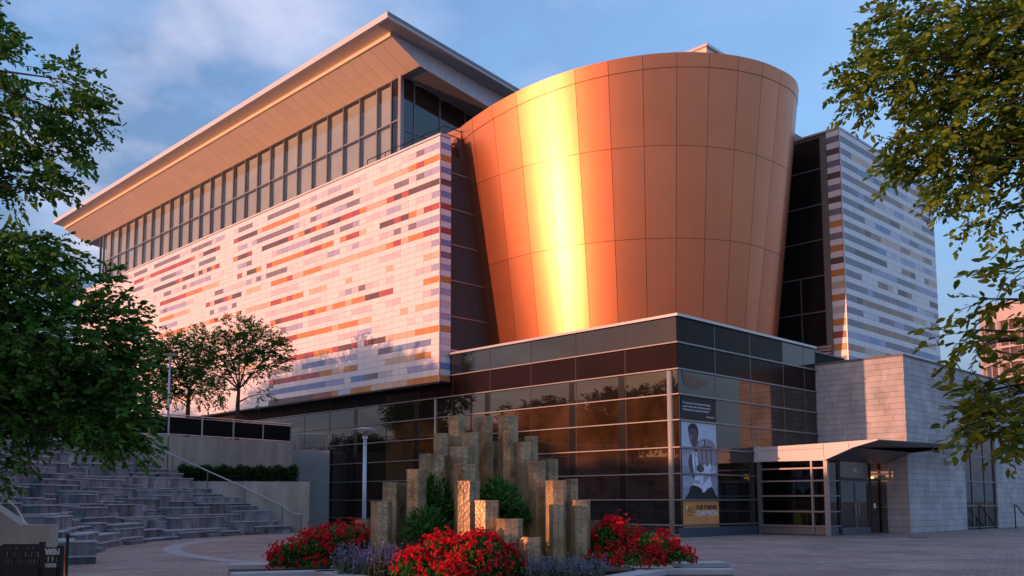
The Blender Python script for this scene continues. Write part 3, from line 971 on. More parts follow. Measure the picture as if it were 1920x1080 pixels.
# side of the wedge: white panels, and the grey panels under the side overhang
xs = [XW] + [35.1 + 1.42 * i for i in range(16)]
for i in range(len(xs) - 1):
    x0, x1 = xs[i] + 0.01, xs[i + 1] - 0.01

    def low(x):
        return ZW - 0.18 + (FOLD_Z - ZW + 0.18) * (x - XW) / (XG - XW) if x < XG else FOLD_Z - 0.14 * (x - XG)
    pts_b = [(x0, low(x0)), (x1, low(x1))]
    if x0 < XG < x1:
        pts_b = [(x0, low(x0)), (XG, low(XG)), (x1, low(x1))]
    prof = pts_b + [(x1, rz(x1, -0.02)), (x0, rz(x0, -0.02))]
    g = MB(); g.hexa([(p[0], YW + 0.0, p[1]) for p in prof], [(p[0], YW + 0.05, p[1]) for p in prof])
    sub('side_fascia_panel', g, M_WHITEP, roof)
xs = [XE + 0.1] + [33.7 + 1.42 * i for i in range(17)]
for i in range(len(xs) - 1):
    x0, x1 = xs[i] + 0.012, xs[i + 1] - 0.012
    g = MB(); g.hexa([(x0, YE0 + 0.08, rz(x0, -0.03)), (x1, YE0 + 0.08, rz(x1, -0.03)), (x1, YW - 0.012, rz(x1, -0.03)), (x0, YW - 0.012, rz(x0, -0.03))],
                     [(x0, YE0 + 0.08, rz(x0)), (x1, YE0 + 0.08, rz(x1)), (x1, YW - 0.012, rz(x1)), (x0, YW - 0.012, rz(x0))])
    sub('side_soffit_panel', g, M_SOFFIT2, roof)
for (x, y) in ((32.4, 42.3), (32.4, 60), (32.4, 75)):
    g = MB(); g.tube([(x, y, ZE + 0.3), (x, y, ZE + 1.0)], 0.012, 5)
    sub('lightning_rod', g, M_STEEL, roof)

# --- podium -------------------------------------------------------------------
XP, YP, ZP = 34.705, 23.62, 10.0
ZL = [10.0, 8.78, 7.57, 6.42, 5.25, 4.02, 2.84, 1.67, 0.54, 0.12]
g = MB(); g.box(34.86, 23.78, 0.0, 34.93, 96, 9.9)
podium_w = P('west_glass_front', g, M_DARKIN)
yj = [23.62] + [26.55 + 3.07 * i for i in range(24)]
for r in range(len(ZL) - 1):
    z1, z0 = ZL[r], ZL[r + 1]
    for i in range(len(yj) - 1):
        y0, y1 = yj[i], yj[i + 1]
        if r < 2 and y0 > 42: continue
        if z1 < 5.0 and y0 > 50.8: continue
        if r == 0: m = M_GLASSU
        elif r == 1: m = M_SPAND
        else: m = M_GLASSA if r in (3, 4, 5, 6) and y0 < 44 else M_GLASSD
        g = MB(); g.box(XP + 0.0, y0 + 0.025, z0 + 0.05, XP + 0.03, y1 - 0.025, z1 - 0.05)
        o = sub('glass_pane' if r != 1 else 'spandrel_panel', g, m, podium_w)
        o.location.x = random.uniform(-0.003, 0.003)
for r in range(1, len(ZL)):
    z = ZL[r]
    y_end = 45 if r < 2 else (96 if z > 5.0 else 51)
    g = MB(); g.box(XP - 0.09, YP - 0.09, z - 0.026, XP + 0.06, y_end, z + 0.026)
    sub('horizontal_mullion', g, M_ALU, podium_w)
for i, y in enumerate(yj[:-1]):
    if i == 0: continue
    g = MB(); g.box(XP - 0.01, y - 0.022, 0.12 if y < 51 else 5.0, XP + 0.05, y + 0.022, 10 if y < 40 else 8.35)
    sub('vertical_mullion', g, M_ALUD, podium_w)
for y in (26.6, 29.7, 35.8, 41.9, 48.0):
    g = MB(); g.box(XP - 0.005, y + 0.03, 0.12, XP + 0.05, y + 0.38, 7.5)
    sub('dark_pier', g, mat('black_pier', (0.004, 0.004, 0.004), 0.25), podium_w)
g = MB(); g.box(XP - 0.14, YP - 0.14, 9.97, XP + 0.5, 40.0, 10.09)
sub('coping', g, M_COPING, podium_w)
g = MB(); g.box(XP - 0.02, YP, 0, XP + 0.1, 51, 0.12)
sub('plinth', g, M_ALUG, podium_w)
g = MB()
g.tube([(XP - 0.01, 24.05, 0.1), (XP - 0.01, 24.05, 7.5)], 0.135, 16)
sub('round_column', g, M_CORNERCOL, podium_w, smooth=True)
g = MB(); g.box(XP - 0.10, 40.2, 3.6, XP + 0.02, 40.34, 7.5)
sub('vertical_fin', g, M_CORNERCOL, podium_w)

g = MB(); g.box(34.93, 23.70, 0.0, 47.8, 23.78, 9.9)
podium_s = P('south_glass_front', g, M_DARKIN)
xj = [34.705, 37.8, 41.0, 44.3, 46.6, 47.86]
for r in range(len(ZL) - 1):
    z1, z0 = ZL[r], ZL[r + 1]
    for i in range(len(xj) - 1):
        x0, x1 = xj[i], xj[i + 1]
        m = M_SPAND if r < 2 else M_GLASSD
        if r == 0 and i >= 3: m = M_GLASSU
        g = MB(); g.box(x0 + 0.025, YP, z0 + 0.05, x1 - 0.025, YP + 0.03, z1 - 0.05)
        sub('glass_pane' if r > 1 else 'spandrel_panel', g, m, podium_s)
for z in ZL[1:]:
    g = MB(); g.box(XP + 0.06, YP - 0.09, z - 0.035, 47.85, YP + 0.04, z + 0.035)
    sub('horizontal_mullion', g, M_ALU if z > 5 else M_ALUG, podium_s)
for x in xj[1:]:
    g = MB(); g.box(x - 0.022, YP - 0.012, 0.12, x + 0.022, YP + 0.04, 9.95)
    sub('vertical_mullion', g, M_ALUG, podium_s)
g = MB(); g.box(XP + 0.5, YP - 0.14, 9.97, 47.86, YP + 0.4, 10.09)
sub('coping', g, M_COPING, podium_s)
g = MB(); g.box(XP - 0.1, YP - 0.11, 0.0, 41.1, YP + 0.02, 0.42)
sub('base_plate', g, mat('blue_grey_plate', (0.045, 0.06, 0.085), 0.5), podium_s)
g = MB(); g.box(34.9, 23.8, 9.86, 52, 39.2, 9.93)
P('podium_roof', g, M_ROOF)

# --- limestone wing ----------------------------------------------------------------
XS, YS, ZS = 47.88, 18.88, 9.05
g = MB()
g.box(XS + 0.10, YS + 0.10, 0, 55.84, 24, ZS - 0.05)
g.box(61.15, YS + 0.10, 0, 78, 24, ZS - 0.05)
g.box(55.84, YS + 0.10, 7.12, 61.15, 24, ZS - 0.05)
g.box(55.84, YS + 1.2, 0, 61.15, 24, 7.12)
stone = P('limestone_wing', g, M_STONEJ)
rh = 0.3017
nst = 0
spill = MB()
rows = int(round(ZS / rh))
for r in range(rows):
    z0, z1 = r * rh + 0.006, (r + 1) * rh - 0.006
    y = YS + 0.06
    y -= random.uniform(0, 0.5) if r % 2 else 0
    first = True
    while y < 24:
        w = random.choice((0.75, 1.0, 1.25))
        a = max(y, YS + 0.012); b = min(y + w, 24.0)
        if b - a > 0.08:
            g = MB(); dd = random.uniform(-0.006, 0.006)
            g.box(XS + dd, a + 0.005, z0, XS + 0.1, b - 0.005, z1)
            if nst < 300:
                sub('stone_block', g, M_STONE, stone); nst += 1
        y += w
nst = 0
cells = []
for r in range(rows):
    z0, z1 = r * rh + 0.006, (r + 1) * rh - 0.006
    x = XS - random.uniform(0.2, 1.1)
    while x < 78:
        w = random.choice((0.9, 1.2, 1.2, 1.5))
        segs = [(max(x, XS + 0.004), min(x + w, 78))]
        if z0 < 7.0:
            ns = []
            for a, b in segs:
                if b <= 55.87 or a >= 61.12: ns.append((a, b))
                elif a < 55.87: ns.append((a, 55.87))
                elif b > 61.12: ns.append((61.12, b))
            segs = ns
        for a, b in segs:
            if b - a > 0.08: cells.append((a, b, z0, min(z1, ZS)))
        x += w
cells.sort(key=lambda c: c[0])
for a, b, z0, z1 in cells:
    dd = random.uniform(-0.006, 0.006)
    if nst < 300:
        g = MB(); g.box(a + 0.005, YS + dd, z0, b - 0.005, YS + 0.1, z1)
        sub('stone_block', g, M_STONE, stone); nst += 1
    else:
        spill.box(a + 0.005, YS + dd, z0, b - 0.005, YS + 0.1, z1)
sub('stone_block', spill, M_STONE, stone, kind='stuff')
g = MB(); g.box(XS - 0.05, YS - 0.05, ZS, 78, 24, ZS + 0.10)
sub('coping', g, mat('dark_coping', (0.13, 0.12, 0.12), 0.7), stone)
# tall window with reflected stairs
g = MB(); g.box(55.87, YS + 0.30, 0.1, 61.12, YS + 0.34, 7.1)
win = P('tall_window', g, mat('window_brown_interior', (0.09, 0.035, 0.022), 0.8, noise=(0.5, 2), amp=0.5))
wx = [55.87, 57.2, 59.3, 61.12]; wz = [0.1, 1.35, 2.75, 4.2, 5.6, 7.1]
for i in range(3):
    for j in range(5):
        g = MB(); g.box(wx[i] + 0.04, YS + 0.13, wz[j] + 0.04, wx[i + 1] - 0.04, YS + 0.15, wz[j + 1] - 0.04)
        sub('glass_pane', g, M_CLEARV, win)
for x in wx:
    g = MB(); g.box(x - 0.04, YS + 0.08, 0.1, x + 0.04, YS + 0.18, 7.1)
    sub('mullion', g, M_ALUG, win)
for z in wz:
    g = MB(); g.box(55.87, YS + 0.07, z - 0.035, 61.12, YS + 0.17, z + 0.035)
    sub('mullion', g, M_ALUG, win)
g = MB()
for i in range(9):
    g.box(57.0 + i * 0.3, YS + 0.2, 2.9 - i * 0.2, 57.3 + i * 0.3, YS + 0.29, 3.3 - i * 0.2)
sub('reflected_stairs', g, M_STONE, win)  # modelled steps standing in for stairs reflected in the panes
g = MB(); g.box(55.9, YS + 0.2, 0.1, 61.1, YS + 0.28, 1.3)
sub('lower_panel', g, mat('window_blue_film', (0.05, 0.09, 0.14), 0.4), win)

# --- east tower wing --------------------------------------------------------------
XT, YT, ZTT = 52.5, 23.84, 24.0
TROW, TN = 0.374, 44
g = MB(); g.box(XT + 0.06, YT + 0.06, 7.5, 67.0, 45, ZTT)
tower = P('tiled_tower', g, M_JOINT)
g = MB()
g.box(XT - 0.04, YT - 0.04, ZTT, 67.05, YT + 0.6, ZTT + 0.12); g.box(XT - 0.04, YT + 0.6, ZTT, XT + 0.6, 45, ZTT + 0.12)
sub('coping', g, M_COPING, tower)
g = MB(); g.box(XT - 0.03, YT - 0.03, 7.5, XT + 0.03, YT + 0.02, ZTT)
sub('corner_trim', g, M_COPING, tower)
seqN = 'GBGBGBGOGOBOQOPOROGRQP'
for r in range(TN):
    z1 = ZTT - 0.02 - r * TROW; z0 = z1 - TROW + 0.012
    ch = 'W' if r % 2 == 0 else seqN[min(r // 2, len(seqN) - 1)]
    g = MB(); g.box(XT, YT + 0.035, z0, XT + 0.05, YT + 0.83, z1)
    sub('side_tile', g, W[ch], tower)
TC = 19
tw = (66.95 - XT) / TC
ttile = {k: MB().box(0.006, 0, 0.006, tw - 0.006, 0.06, TROW - 0.006).mesh('tile', m) for k, m in W.items()}
tgrid = []
for r in range(TN):
    row = ['W'] * TC
    if r % 2:
        warm = (r // 2) % 2 == 1
        c = 0
        while c < TC:
            n = random.choice((1, 1, 2, 2, 3, 4))
            ch = random.choice('TTQBTQTW' if warm else 'GGLGPLNP')
            if c == 0:
                ch = 'G'; n = random.choice((2, 3, 3))
            if r == 1: ch = 'G'
            if r >= 33 and not warm: ch = random.choice('NNLLG')
            if r >= 35 and warm: ch = random.choice('BQTRQB')
            for k in range(c, min(c + n, TC)): row[k] = ch
            c += n
    tgrid.append(row)
cnt = 0; rest = MB()
for c in range(TC):
    for r in range(TN):
        z0 = ZTT - 0.02 - (r + 1) * TROW; x0 = XT + 0.035 + c * tw
        if cnt < 300 and r < 40:
            put('tile', ttile[tgrid[r][c]], tower, (x0, YT, z0)); cnt += 1
        else:
            rest.box(x0 + 0.006, YT, z0 + 0.006, x0 + tw - 0.006, YT + 0.06, z0 + TROW - 0.006, list(W).index(tgrid[r][c]))
me = rest.mesh('tile', list(W.values())); o = put('tile', me, tower); o['kind'] = 'stuff'
# dark glazing beside the narrow tiled face
g = MB(); g.box(XT + 0.02, YT + 0.86, 9.9, XT + 0.08, YT + 1.25, ZTT - 0.1)
gl = P('tower_glazing', g, mat('tan_pilaster', (0.20, 0.17, 0.145), 0.6, metal=0.2))
tz = [23.85, 21.85, 19.62, 17.42, 15.2, 13.0, 10.9]
tyj = [YT + 1.27, YT + 3.1, YT + 7, YT + 11, YT + 15]
for i in range(6):
    cuts = [tyj[0], tyj[2], tyj[3], tyj[4]] if i < 4 else [tyj[0], tyj[1] - 0.3, tyj[2], tyj[3], tyj[4]]
    for j in range(len(cuts) - 1):
        g = MB(); g.box(XT + 0.03, cuts[j] + 0.02, tz[i + 1] + 0.03, XT + 0.05, cuts[j + 1] - 0.02, tz[i] - 0.03)
        sub('glass_pane', g, M_GLASST, gl)
    g = MB(); g.box(XT - 0.03, tyj[0], tz[i + 1] - 0.035, XT + 0.045, tyj[4], tz[i + 1] + 0.035)
    sub('mullion', g, M_ALUG, gl)
g = MB(); g.box(XT - 0.0, tyj[1] - 0.33, 10.9, XT + 0.045, tyj[1] - 0.28, 15.2)
sub('mullion', g, M_ALUG, gl)
for i in range(4):
    g = MB(); g.box(XT - 0.10 * i - 0.06, tyj[0] - 0.3, 10.75 - 0.2 * i, XT + 0.05, tyj[4], 10.86 - 0.2 * i)
    sub('louvre_sill', g, M_COPING, gl)

# --- entrance vestibule --------------------------------------------------------------
XV, YV0, YV1 = 41.20, 19.94, 23.60
g = MB()
g.box(XV + 0.3, YV1 - 0.1, 0.05, 47.8, YV1 - 0.02, 3.4)
vest = P('entrance_vestibule', g, M_DARKIN)
g = MB(); g.box(XV + 0.21, 20.8, 0.06, 43.2, YV1 - 0.12, 0.40); sub('display_plinth', g, M_BLACK, vest)
g = MB(); g.box(XV, YV0, 0.0, 47.85, YV1, 0.06); sub('floor', g, mat('dark_floor', (0.05, 0.05, 0.05), 0.4), vest)
zv = [0.42, 1.12, 1.86, 2.57, 3.28]
g = MB(); g.box(XV + 0.02, YV0, 0.02, XV + 0.2, YV1 - 0.1, 0.42); sub('plinth', g, M_ALUG, vest)
for (ya, yb) in ((YV0 + 0.14, 20.62), (20.70, YV1 - 0.3)):
    zs = [0.42] + zv[1:] + [3.5]
    for i in range(len(zs) - 1):
        g = MB(); g.box(XV + 0.06, ya, zs[i] + 0.03, XV + 0.08, yb, zs[i + 1] - 0.03); sub('glass_pane', g, M_CLEARV, vest)
for z in [0.44, 1.12, 1.86, 2.57, 3.16]:
    g = MB(); g.box(XV - 0.06, YV0, z - 0.035, XV + 0.10, YV1 - 0.25, z + 0.035); sub('horizontal_mullion', g, M_ALU, vest)
g = MB(); g.box(XV - 0.09, 20.62, 0.1, XV + 0.06, 20.70, 3.5); sub('vertical_mullion', g, M_ALU, vest)
g = MB(); g.box(XV - 0.05, YV1 - 0.30, 0.0, XV + 0.16, YV1 - 0.1, 4.2); sub('frame_post', g, M_ALUG, vest)
g = MB(); g.box(XV - 0.04, YV0 - 0.04, 0.0, XV + 0.14, YV0 + 0.14, 3.5); sub('frame_post', g, M_ALU, vest)
# front (south) side with doors
for x in (42.35, 42.5, 45.85, 47.0):
    g = MB(); g.box(x - 0.04, YV0 - 0.02, 0.03, x + 0.04, YV0 + 0.1, 3.5); sub('vertical_mullion', g, M_BLACK, vest)
g = MB(); g.box(XV + 0.14, YV0 + 0.02, 0.02, 42.4, YV0 + 0.1, 0.42); sub('plinth', g, mat('blue_grey_plate', (0.045, 0.06, 0.085), 0.5), vest)
for z in (0.44, 1.12, 1.86, 2.57):
    g = MB(); g.box(XV + 0.14, YV0 - 0.03, z - 0.03, 42.4, YV0 + 0.1, z + 0.03); sub('horizontal_mullion', g, M_ALUG, vest)
    z2 = {0.44: 1.12, 1.12: 1.86, 1.86: 2.57, 2.57: 3.45}[z]
    g = MB(); g.box(XV + 0.16, YV0 + 0.04, z + 0.03, 42.31, YV0 + 0.06, z2 - 0.03); sub('glass_pane', g, M_CLEARV, vest)
g = MB(); g.box(42.5, YV0 - 0.0, 2.62, 47.0, YV0 + 0.09, 2.72); sub('door_head', g, M_BLACK, vest)
g = MB(); g.box(42.55, YV0 + 0.04, 2.74, 45.8, YV0 + 0.06, 3.5); sub('transom_pane', g, mat('brown_transom', (0.10, 0.045, 0.03), 0.25), vest)
for i, (xa, xb) in enumerate(((42.56, 44.15), (44.19, 45.8))):
    g = MB()
    g.box(xa, YV0 + 0.02, 0.06, xa + 0.1, YV0 + 0.08, 2.6); g.box(xb - 0.1, YV0 + 0.02, 0.06, xb, YV0 + 0.08, 2.6)
    g.box(xa + 0.1, YV0 + 0.02, 0.06, xb - 0.1, YV0 + 0.08, 0.34); g.box(xa + 0.1, YV0 + 0.02, 2.5, xb - 0.1, YV0 + 0.08, 2.6)
    d = P('door', g, mat('door_frame_metal', (0.10, 0.10, 0.115), 0.4, metal=0.5))
    g = MB(); g.box(xa + 0.1, YV0 + 0.04, 0.34, xb - 0.1, YV0 + 0.06, 2.5); sub('glass_pane', g, M_CLEARV, d)
    hx = xb - 0.16 if i == 0 else xa + 0.16
    g = MB(); g.tube([(hx, YV0 - 0.05, 0.9), (hx, YV0 - 0.05, 1.5)], 0.018, 6); g.tube([(hx, YV0 + 0.03, 1.45), (hx, YV0 - 0.05, 1.45)], 0.012, 6); g.tube([(hx, YV0 + 0.03, 0.95), (hx, YV0 - 0.05, 0.95)], 0.012, 6)
    sub('handle', g, M_STEEL, d)
for (xa, xb) in ((45.9, 46.95), (47.05, 47.84)):
    for za, zb in ((0.1, 1.3), (1.34, 2.6)):
        g = MB(); g.box(xa, YV0 + 0.04, za, xb, YV0 + 0.06, zb); sub('glass_pane', g, M_CLEARV, vest)
g = MB(); g.box(46.2, YV0 + 0.02, 1.25, 46.4, YV0 + 0.035, 1.5); sub('notice', g, M_WHITE, vest)
for x, z in ((45.35, 2.95),):
    g = MB(); g.box(x, YV0 + 0.6, z - 0.12, x + 0.5, YV0 + 0.9, z + 0.14); sub('lit_lantern', g, M_LAMP, vest)
g = MB(); g.tube([(46.6, YV0 + 0.3, 2.75), (46.6, YV0 + 0.3, 2.85)], 0.14, 12); sub('lit_downlight', g, M_LAMP, vest)
# things standing inside
for (x, y, h) in ((43.0, 22.6, 2.6), (44.8, 22.9, 1.2), (46.3, 22.2, 1.4)):
    g = MB(); g.box(x, y, 0.06, x + 0.25, y + 0.3, h); sub('interior_post', g, M_ALUG, vest)

# canopy: box fascia that sweeps up to a pointed wing on the south side
g = MB()
prof_top = lambda y: 4.24 + (23.4 - y) * 0.020
# (y, bottom z, top z)
pf = [(23.55, 3.54, 4.24), (20.0, 3.50, 4.30), (18.6, 4.05, 4.34), (17.45, 4.33, 4.37)]
for i in range(len(pf) - 1):
    (ya, ba, ta), (yb, bb, tb) = pf[i], pf[i + 1]
    xa, xb = XV - 0.12, XV + 0.02
    g.hexa([(xa, ya, ba), (xb, ya, ba), (xb, ya, ta), (xa, ya, ta)], [(xa, yb, bb), (xb, yb, bb), (xb, yb, tb), (xa, yb, tb)])
canopy = P('entrance_canopy', g, M_FASCIA)
g = MB()
for i in range(len(pf) - 1):
    (ya, ba, ta), (yb, bb, tb) = pf[i], pf[i + 1]
    x1 = 47.86 if i < 1 else 53.6
    if i >= 1:
        g.hexa([(XV + 0.02, ya, ba), (47.86, min(ya, 18.84), ba), (54.0, min(ya, 18.84), ba + 0.5), (54.0, yb, bb + 0.25), (XV + 0.02, yb, bb)],
               [(XV + 0.02, ya, ta - 0.02), (47.86, min(ya, 18.84), ta - 0.02), (54.0, min(ya, 18.84), ba + 0.55), (54.0, yb, bb + 0.3), (XV + 0.02, yb, tb - 0.01)]) if i == 2 else \
            g.hexa([(XV + 0.02, ya, ba), (47.86, ya, ba), (47.86, yb, bb), (XV + 0.02, yb, bb)], [(XV + 0.02, ya, ta - 0.02), (47.86, ya, ta - 0.02), (47.86, yb, tb - 0.02), (XV + 0.02, yb, tb - 0.02)])
    else:
        g.hexa([(XV + 0.02, yb, bb), (47.86, yb, bb), (47.86, ya, ba), (XV + 0.02, ya, ba)], [(XV + 0.02, yb, tb - 0.02), (47.86, yb, tb - 0.02), (47.86, ya, ta - 0.02), (XV + 0.02, ya, ta - 0.02)])
sub('wing', g, mat('canopy_grey', (0.17, 0.165, 0.17), 0.45, metal=0.2), canopy)
for y in (20.0, 18.8):
    g = MB(); g.box(XV - 0.125, y - 0.008, 3.62 if y > 19 else 4.0, XV - 0.121, y + 0.008, 4.28); sub('seam', g, M_ALUD, canopy)
g = MB(); g.box(XV - 0.125, 20.0, 4.05, XV - 0.121, 23.3, 4.065); sub('seam', g, M_ALUD, canopy)
g = MB(); g.box(XV - 0.16, 23.3, 3.52, XV - 0.0, 23.58, 4.27); sub('end_piece', g, M_FASCIA, canopy)


# ------------------------------------------------------------------ text
def text(name, body, size, loc, xaxis, parent, m, align='LEFT', bold=0.0, label=None):
    cu = bpy.data.curves.new(name, 'FONT')
    cu.body = body; cu.size = size; cu.align_x = align; cu.offset = bold; cu.extrude = 0.002
    cu.resolution_u = 3
    tmp = bpy.data.objects.new(name, cu); COL.objects.link(tmp)
    me = bpy.data.meshes.new_from_object(tmp)
    bpy.data.objects.remove(tmp)
    me.materials.clear(); me.materials.append(m)
    X = Vector(xaxis).normalized(); Z = Vector((0, 0, 1)); Yn = X.cross(Z)
    R = Matrix(((X.x, 0, Yn.x), (X.y, 0, Yn.y), (0, 1, Yn.z))).to_4x4()
    me.transform(Matrix.Translation(Vector(loc)) @ R)
    o = put(name, me, parent)
    if label: o['label'] = label
    return o


text('house_number', '144', 0.42, (43.75, YV0 + 0.02, 2.98), (1, 0, 0), museum, M_WHITE).matrix_parent_inverse = Matrix.Translation(Vector((-34.7, -23.62, 0)))

# ------------------------------------------------------------------ window poster
poster = empty('window_poster', (0, 0, 0))
tag(poster, 'tall three-part poster of a man thrusting out his fist, on the glass corner', 'poster')
PY = YP - 0.012
x0, x1 = 34.88, 37.72


def U(u, v, dz=0.0):
    """u across, v down within the photo panel"""
    return (x0 + u * (x1 - x0), 5.20 - v * (5.20 - 1.66))


def flat(poly, y, thick=0.002):
    g = MB()
    g.hexa([(p[0], y, p[1]) for p in poly], [(p[0], y - thick, p[1]) for p in poly])
    return g


g = MB(); g.box(x0, PY - 0.01, 5.22, x1 + 0.0, PY, 6.40)
sub('quote_panel', g, mat('poster_black', (0.018, 0.010, 0.012), 0.6), poster)
g = MB(); g.box(x0, PY - 0.01, 1.66, x1, PY, 5.20)
photo = sub('photo_panel', g, mat('poster_sky', (0.52, 0.57, 0.72), 0.6, noise=(1.5, 4), amp=0.1), poster)
g = MB(); g.box(x0, PY - 0.01, 0.34, x1 + 0.05, PY, 1.64)
bott = sub('orange_panel', g, mat('poster_orange', (0.66, 0.27, 0.075), 0.6, noise=(2.5, 6), amp=0.16), poster)
PC = {k: mat('poster_' + k, c, 0.6, noise=(9, 5), amp=a) for k, c, a in (
    ('ground', (0.30, 0.30, 0.38), 0.45), ('skin', (0.085, 0.07, 0.085), 0.30), ('hair', (0.016, 0.014, 0.018), 0.2), ('shirt', (0.68, 0.70, 0.84), 0.18),
    ('trousers', (0.018, 0.018, 0.024), 0.3), ('hand', (0.30, 0.26, 0.30), 0.25), ('crease', (0.07, 0.06, 0.08), 0.2), ('shade', (0.38, 0.39, 0.50), 0.2), ('face', (0.12, 0.10, 0.12), 0.2))}


def fig(name, pts, col, lay, smooth=True):
    """closed outline in poster coordinates (pixels of a 285 x 580 sheet), smoothed"""
    P0 = [Vector((p[0], p[1])) for p in pts]
    out = []
    n = len(P0)
    if smooth:
        for i in range(n):
            a, b, c, d = P0[i - 1], P0[i], P0[(i + 1) % n], P0[(i + 2) % n]
            for s in (0, 0.25, 0.5, 0.75):
                q = 0.5 * ((2 * b) + (c - a) * s + (2 * a - 5 * b + 4 * c - d) * s * s + (3 * b - a - 3 * c + d) * s ** 3)
                out.append(q)
    else:
        out = P0
    poly = [U(min(max(q.x / 285, 0.0), 1.0), min(max(q.y / 580, 0.0), 1.0)) for q in out]
    return sub(name, flat(poly, PY - 0.010 - 0.0021 * lay), PC[col], photo)


fig('background', [(0, 200), (60, 190), (110, 215), (285, 205), (285, 580), (0, 580)], 'ground', 1, False)
fig('background_house', [(0, 250), (40, 235), (75, 260), (75, 330), (0, 330)], 'shade', 2, False)
fig('background_wall', [(0, 400), (80, 395), (85, 480), (0, 490)], 'shade', 2, False)
fig('background_wall', [(235, 330), (285, 320), (285, 400), (240, 400)], 'shade', 2, False)
fig('left_arm', [(62, 250), (85, 240), (80, 300), (95, 350), (110, 400), (85, 415), (60, 360), (48, 300)], 'skin', 3)
fig('trousers', [(70, 475), (150, 470), (235, 485), (260, 530), (270, 582), (30, 582), (45, 530)], 'trousers', 3)
fig('shirt', [(88, 215), (125, 195), (170, 200), (225, 240), (255, 300), (262, 360), (225, 395), (235, 470), (200, 495), (165, 525), (140, 490), (80, 475), (95, 420), (85, 340), (78, 270)], 'shirt', 4)
fig('chest', [(125, 215), (150, 235), (150, 330), (135, 380), (128, 300)], 'skin', 5)
fig('shirt_fold', [(96, 260), (104, 262), (112, 380), (100, 400)], 'shade', 5)
fig('shirt_fold', [(165, 400), (215, 395), (205, 420), (160, 470), (168, 430)], 'shade', 5)
fig('belt', [(80, 472), (120, 480), (150, 500), (148, 512), (110, 492), (76, 484)], 'hair', 5)
fig('neck', [(88, 150), (128, 140), (135, 200), (112, 225), (92, 200)], 'skin', 6)
fig('head', [(55, 60), (70, 25), (105, 20), (128, 55), (130, 110), (118, 160), (98, 180), (80, 172), (66, 140), (58, 100)], 'face', 7)
fig('hair', [(53, 72), (55, 35), (80, 12), (112, 16), (130, 50), (132, 95), (122, 80), (112, 52), (85, 48), (62, 60)], 'hair', 8)
fig('ear', [(120, 85), (128, 82), (128, 105), (120, 110)], 'skin', 8)
for q in ([(64, 88), (84, 84), (84, 90), (66, 93)], [(95, 84), (112, 86), (111, 91), (96, 90)], [(76, 142), (100, 140), (98, 149), (80, 150)], [(66, 76), (86, 71), (86, 76), (67, 81)], [(93, 71), (113, 74), (113, 79), (94, 76)], [(80, 95), (88, 94), (92, 125), (78, 128)], [(100, 100), (122, 110), (112, 158), (100, 165)]):
    fig('facial_feature', q, 'hair' if q[0][1] < 95 else 'skin', 9)
fig('fist', [(115, 180), (130, 145), (160, 125), (200, 118), (240, 130), (268, 160), (275, 220), (270, 290), (245, 315), (225, 300), (205, 322), (180, 312), (160, 318), (138, 300), (122, 240)], 'hand', 10)
for xx, ya, yb in ((158, 195, 312), (196, 190, 318), (232, 190, 312)):
    fig('finger_crease', [(xx - 3, ya), (xx + 2, ya), (xx + 5, yb), (xx, yb + 3), (xx - 3, (ya + yb) / 2)], 'crease', 11)
fig('knuckle_shade', [(128, 188), (165, 178), (200, 172), (240, 178), (268, 195), (266, 203), (238, 188), (200, 182), (165, 188), (130, 198)], 'crease', 11)
fig('knuckle_shade', [(180, 130), (188, 128), (186, 165), (178, 172)], 'crease', 11)
fig('fist_light', [(140, 150), (165, 135), (195, 130), (190, 160), (160, 168), (138, 176)], 'shade', 11)
fig('shirt_fold', [(232, 330), (258, 318), (260, 345), (228, 380)], 'shade', 5)
fig('shirt_fold', [(100, 430), (140, 440), (138, 462), (98, 452)], 'shade', 5)
fig('collar', [(92, 205), (108, 226), (118, 262), (100, 250), (86, 222)], 'shade', 5)
fig('cheek_light', [(66, 100), (78, 98), (80, 125), (72, 132)], 'hand', 9)
fig('thumb', [(120, 320), (150, 318), (172, 335), (165, 365), (135, 372), (112, 350)], 'skin', 11)

M_TXT = mat('print_white', (0.62, 0.62, 0.66), 0.6); M_TXK = mat('print_black', (0.02, 0.012, 0.012), 0.6)
qp = [o for o in poster.children if o.name.startswith('quote_panel')][0]
for i, ln in enumerate(('"For many years I have dreamed of creating', 'a place to share, teach and inspire people to', 'be their best and to pursue their dreams."')):
    text('lettering', ln, 0.128, (x0 + 0.13, PY - 0.014, 6.02 - i * 0.155), (1, 0, 0), qp, M_TXT, bold=0.003)
text('lettering', '-Muhammad Ali', 0.11, (x1 - 0.12, PY - 0.014, 5.47), (1, 0, 0), qp, M_TXT, align='RIGHT', bold=0.002)
text('lettering', 'ALI', 0.40, (x0 + 0.34, PY - 0.014, 1.08), (1, 0, 0), bott, mat('print_brown', (0.16, 0.05, 0.02), 0.6))
text('lettering', 'CENTER', 0.10, (x0 + 0.36, PY - 0.014, 0.95), (1, 0, 0), bott, mat('print_brown', (0.16, 0.05, 0.02), 0.6))
g = MB(); g.add([(x0 + 0.22, PY - 0.014, 1.34), (x0 + 0.34, PY - 0.014, 1.42), (x0 + 0.40, PY - 0.014, 1.30), (x0 + 0.30, PY - 0.014, 1.24)], [(0, 1, 2, 3)])
sub('wing_mark', g, M_TXT, bott)
text('lettering', 'OUR FOREVER', 0.265, (x0 + 1.02, PY - 0.014, 1.24), (1, 0, 0), bott, M_TXK, bold=0.010)
text('lettering', 'CHAMPION', 0.335, (x0 + 1.02, PY - 0.014, 0.94), (1, 0, 0), bott, M_TXT, bold=0.010)
for z in (5.25, 4.02, 2.84, 1.67, 0.54):
    g = MB(); g.box(x0 - 0.05, PY - 0.075, z - 0.03, x1 + 0.05, PY - 0.04, z + 0.03)
    o = P('mullion_cap', g, M_ALUG)
g = MB()
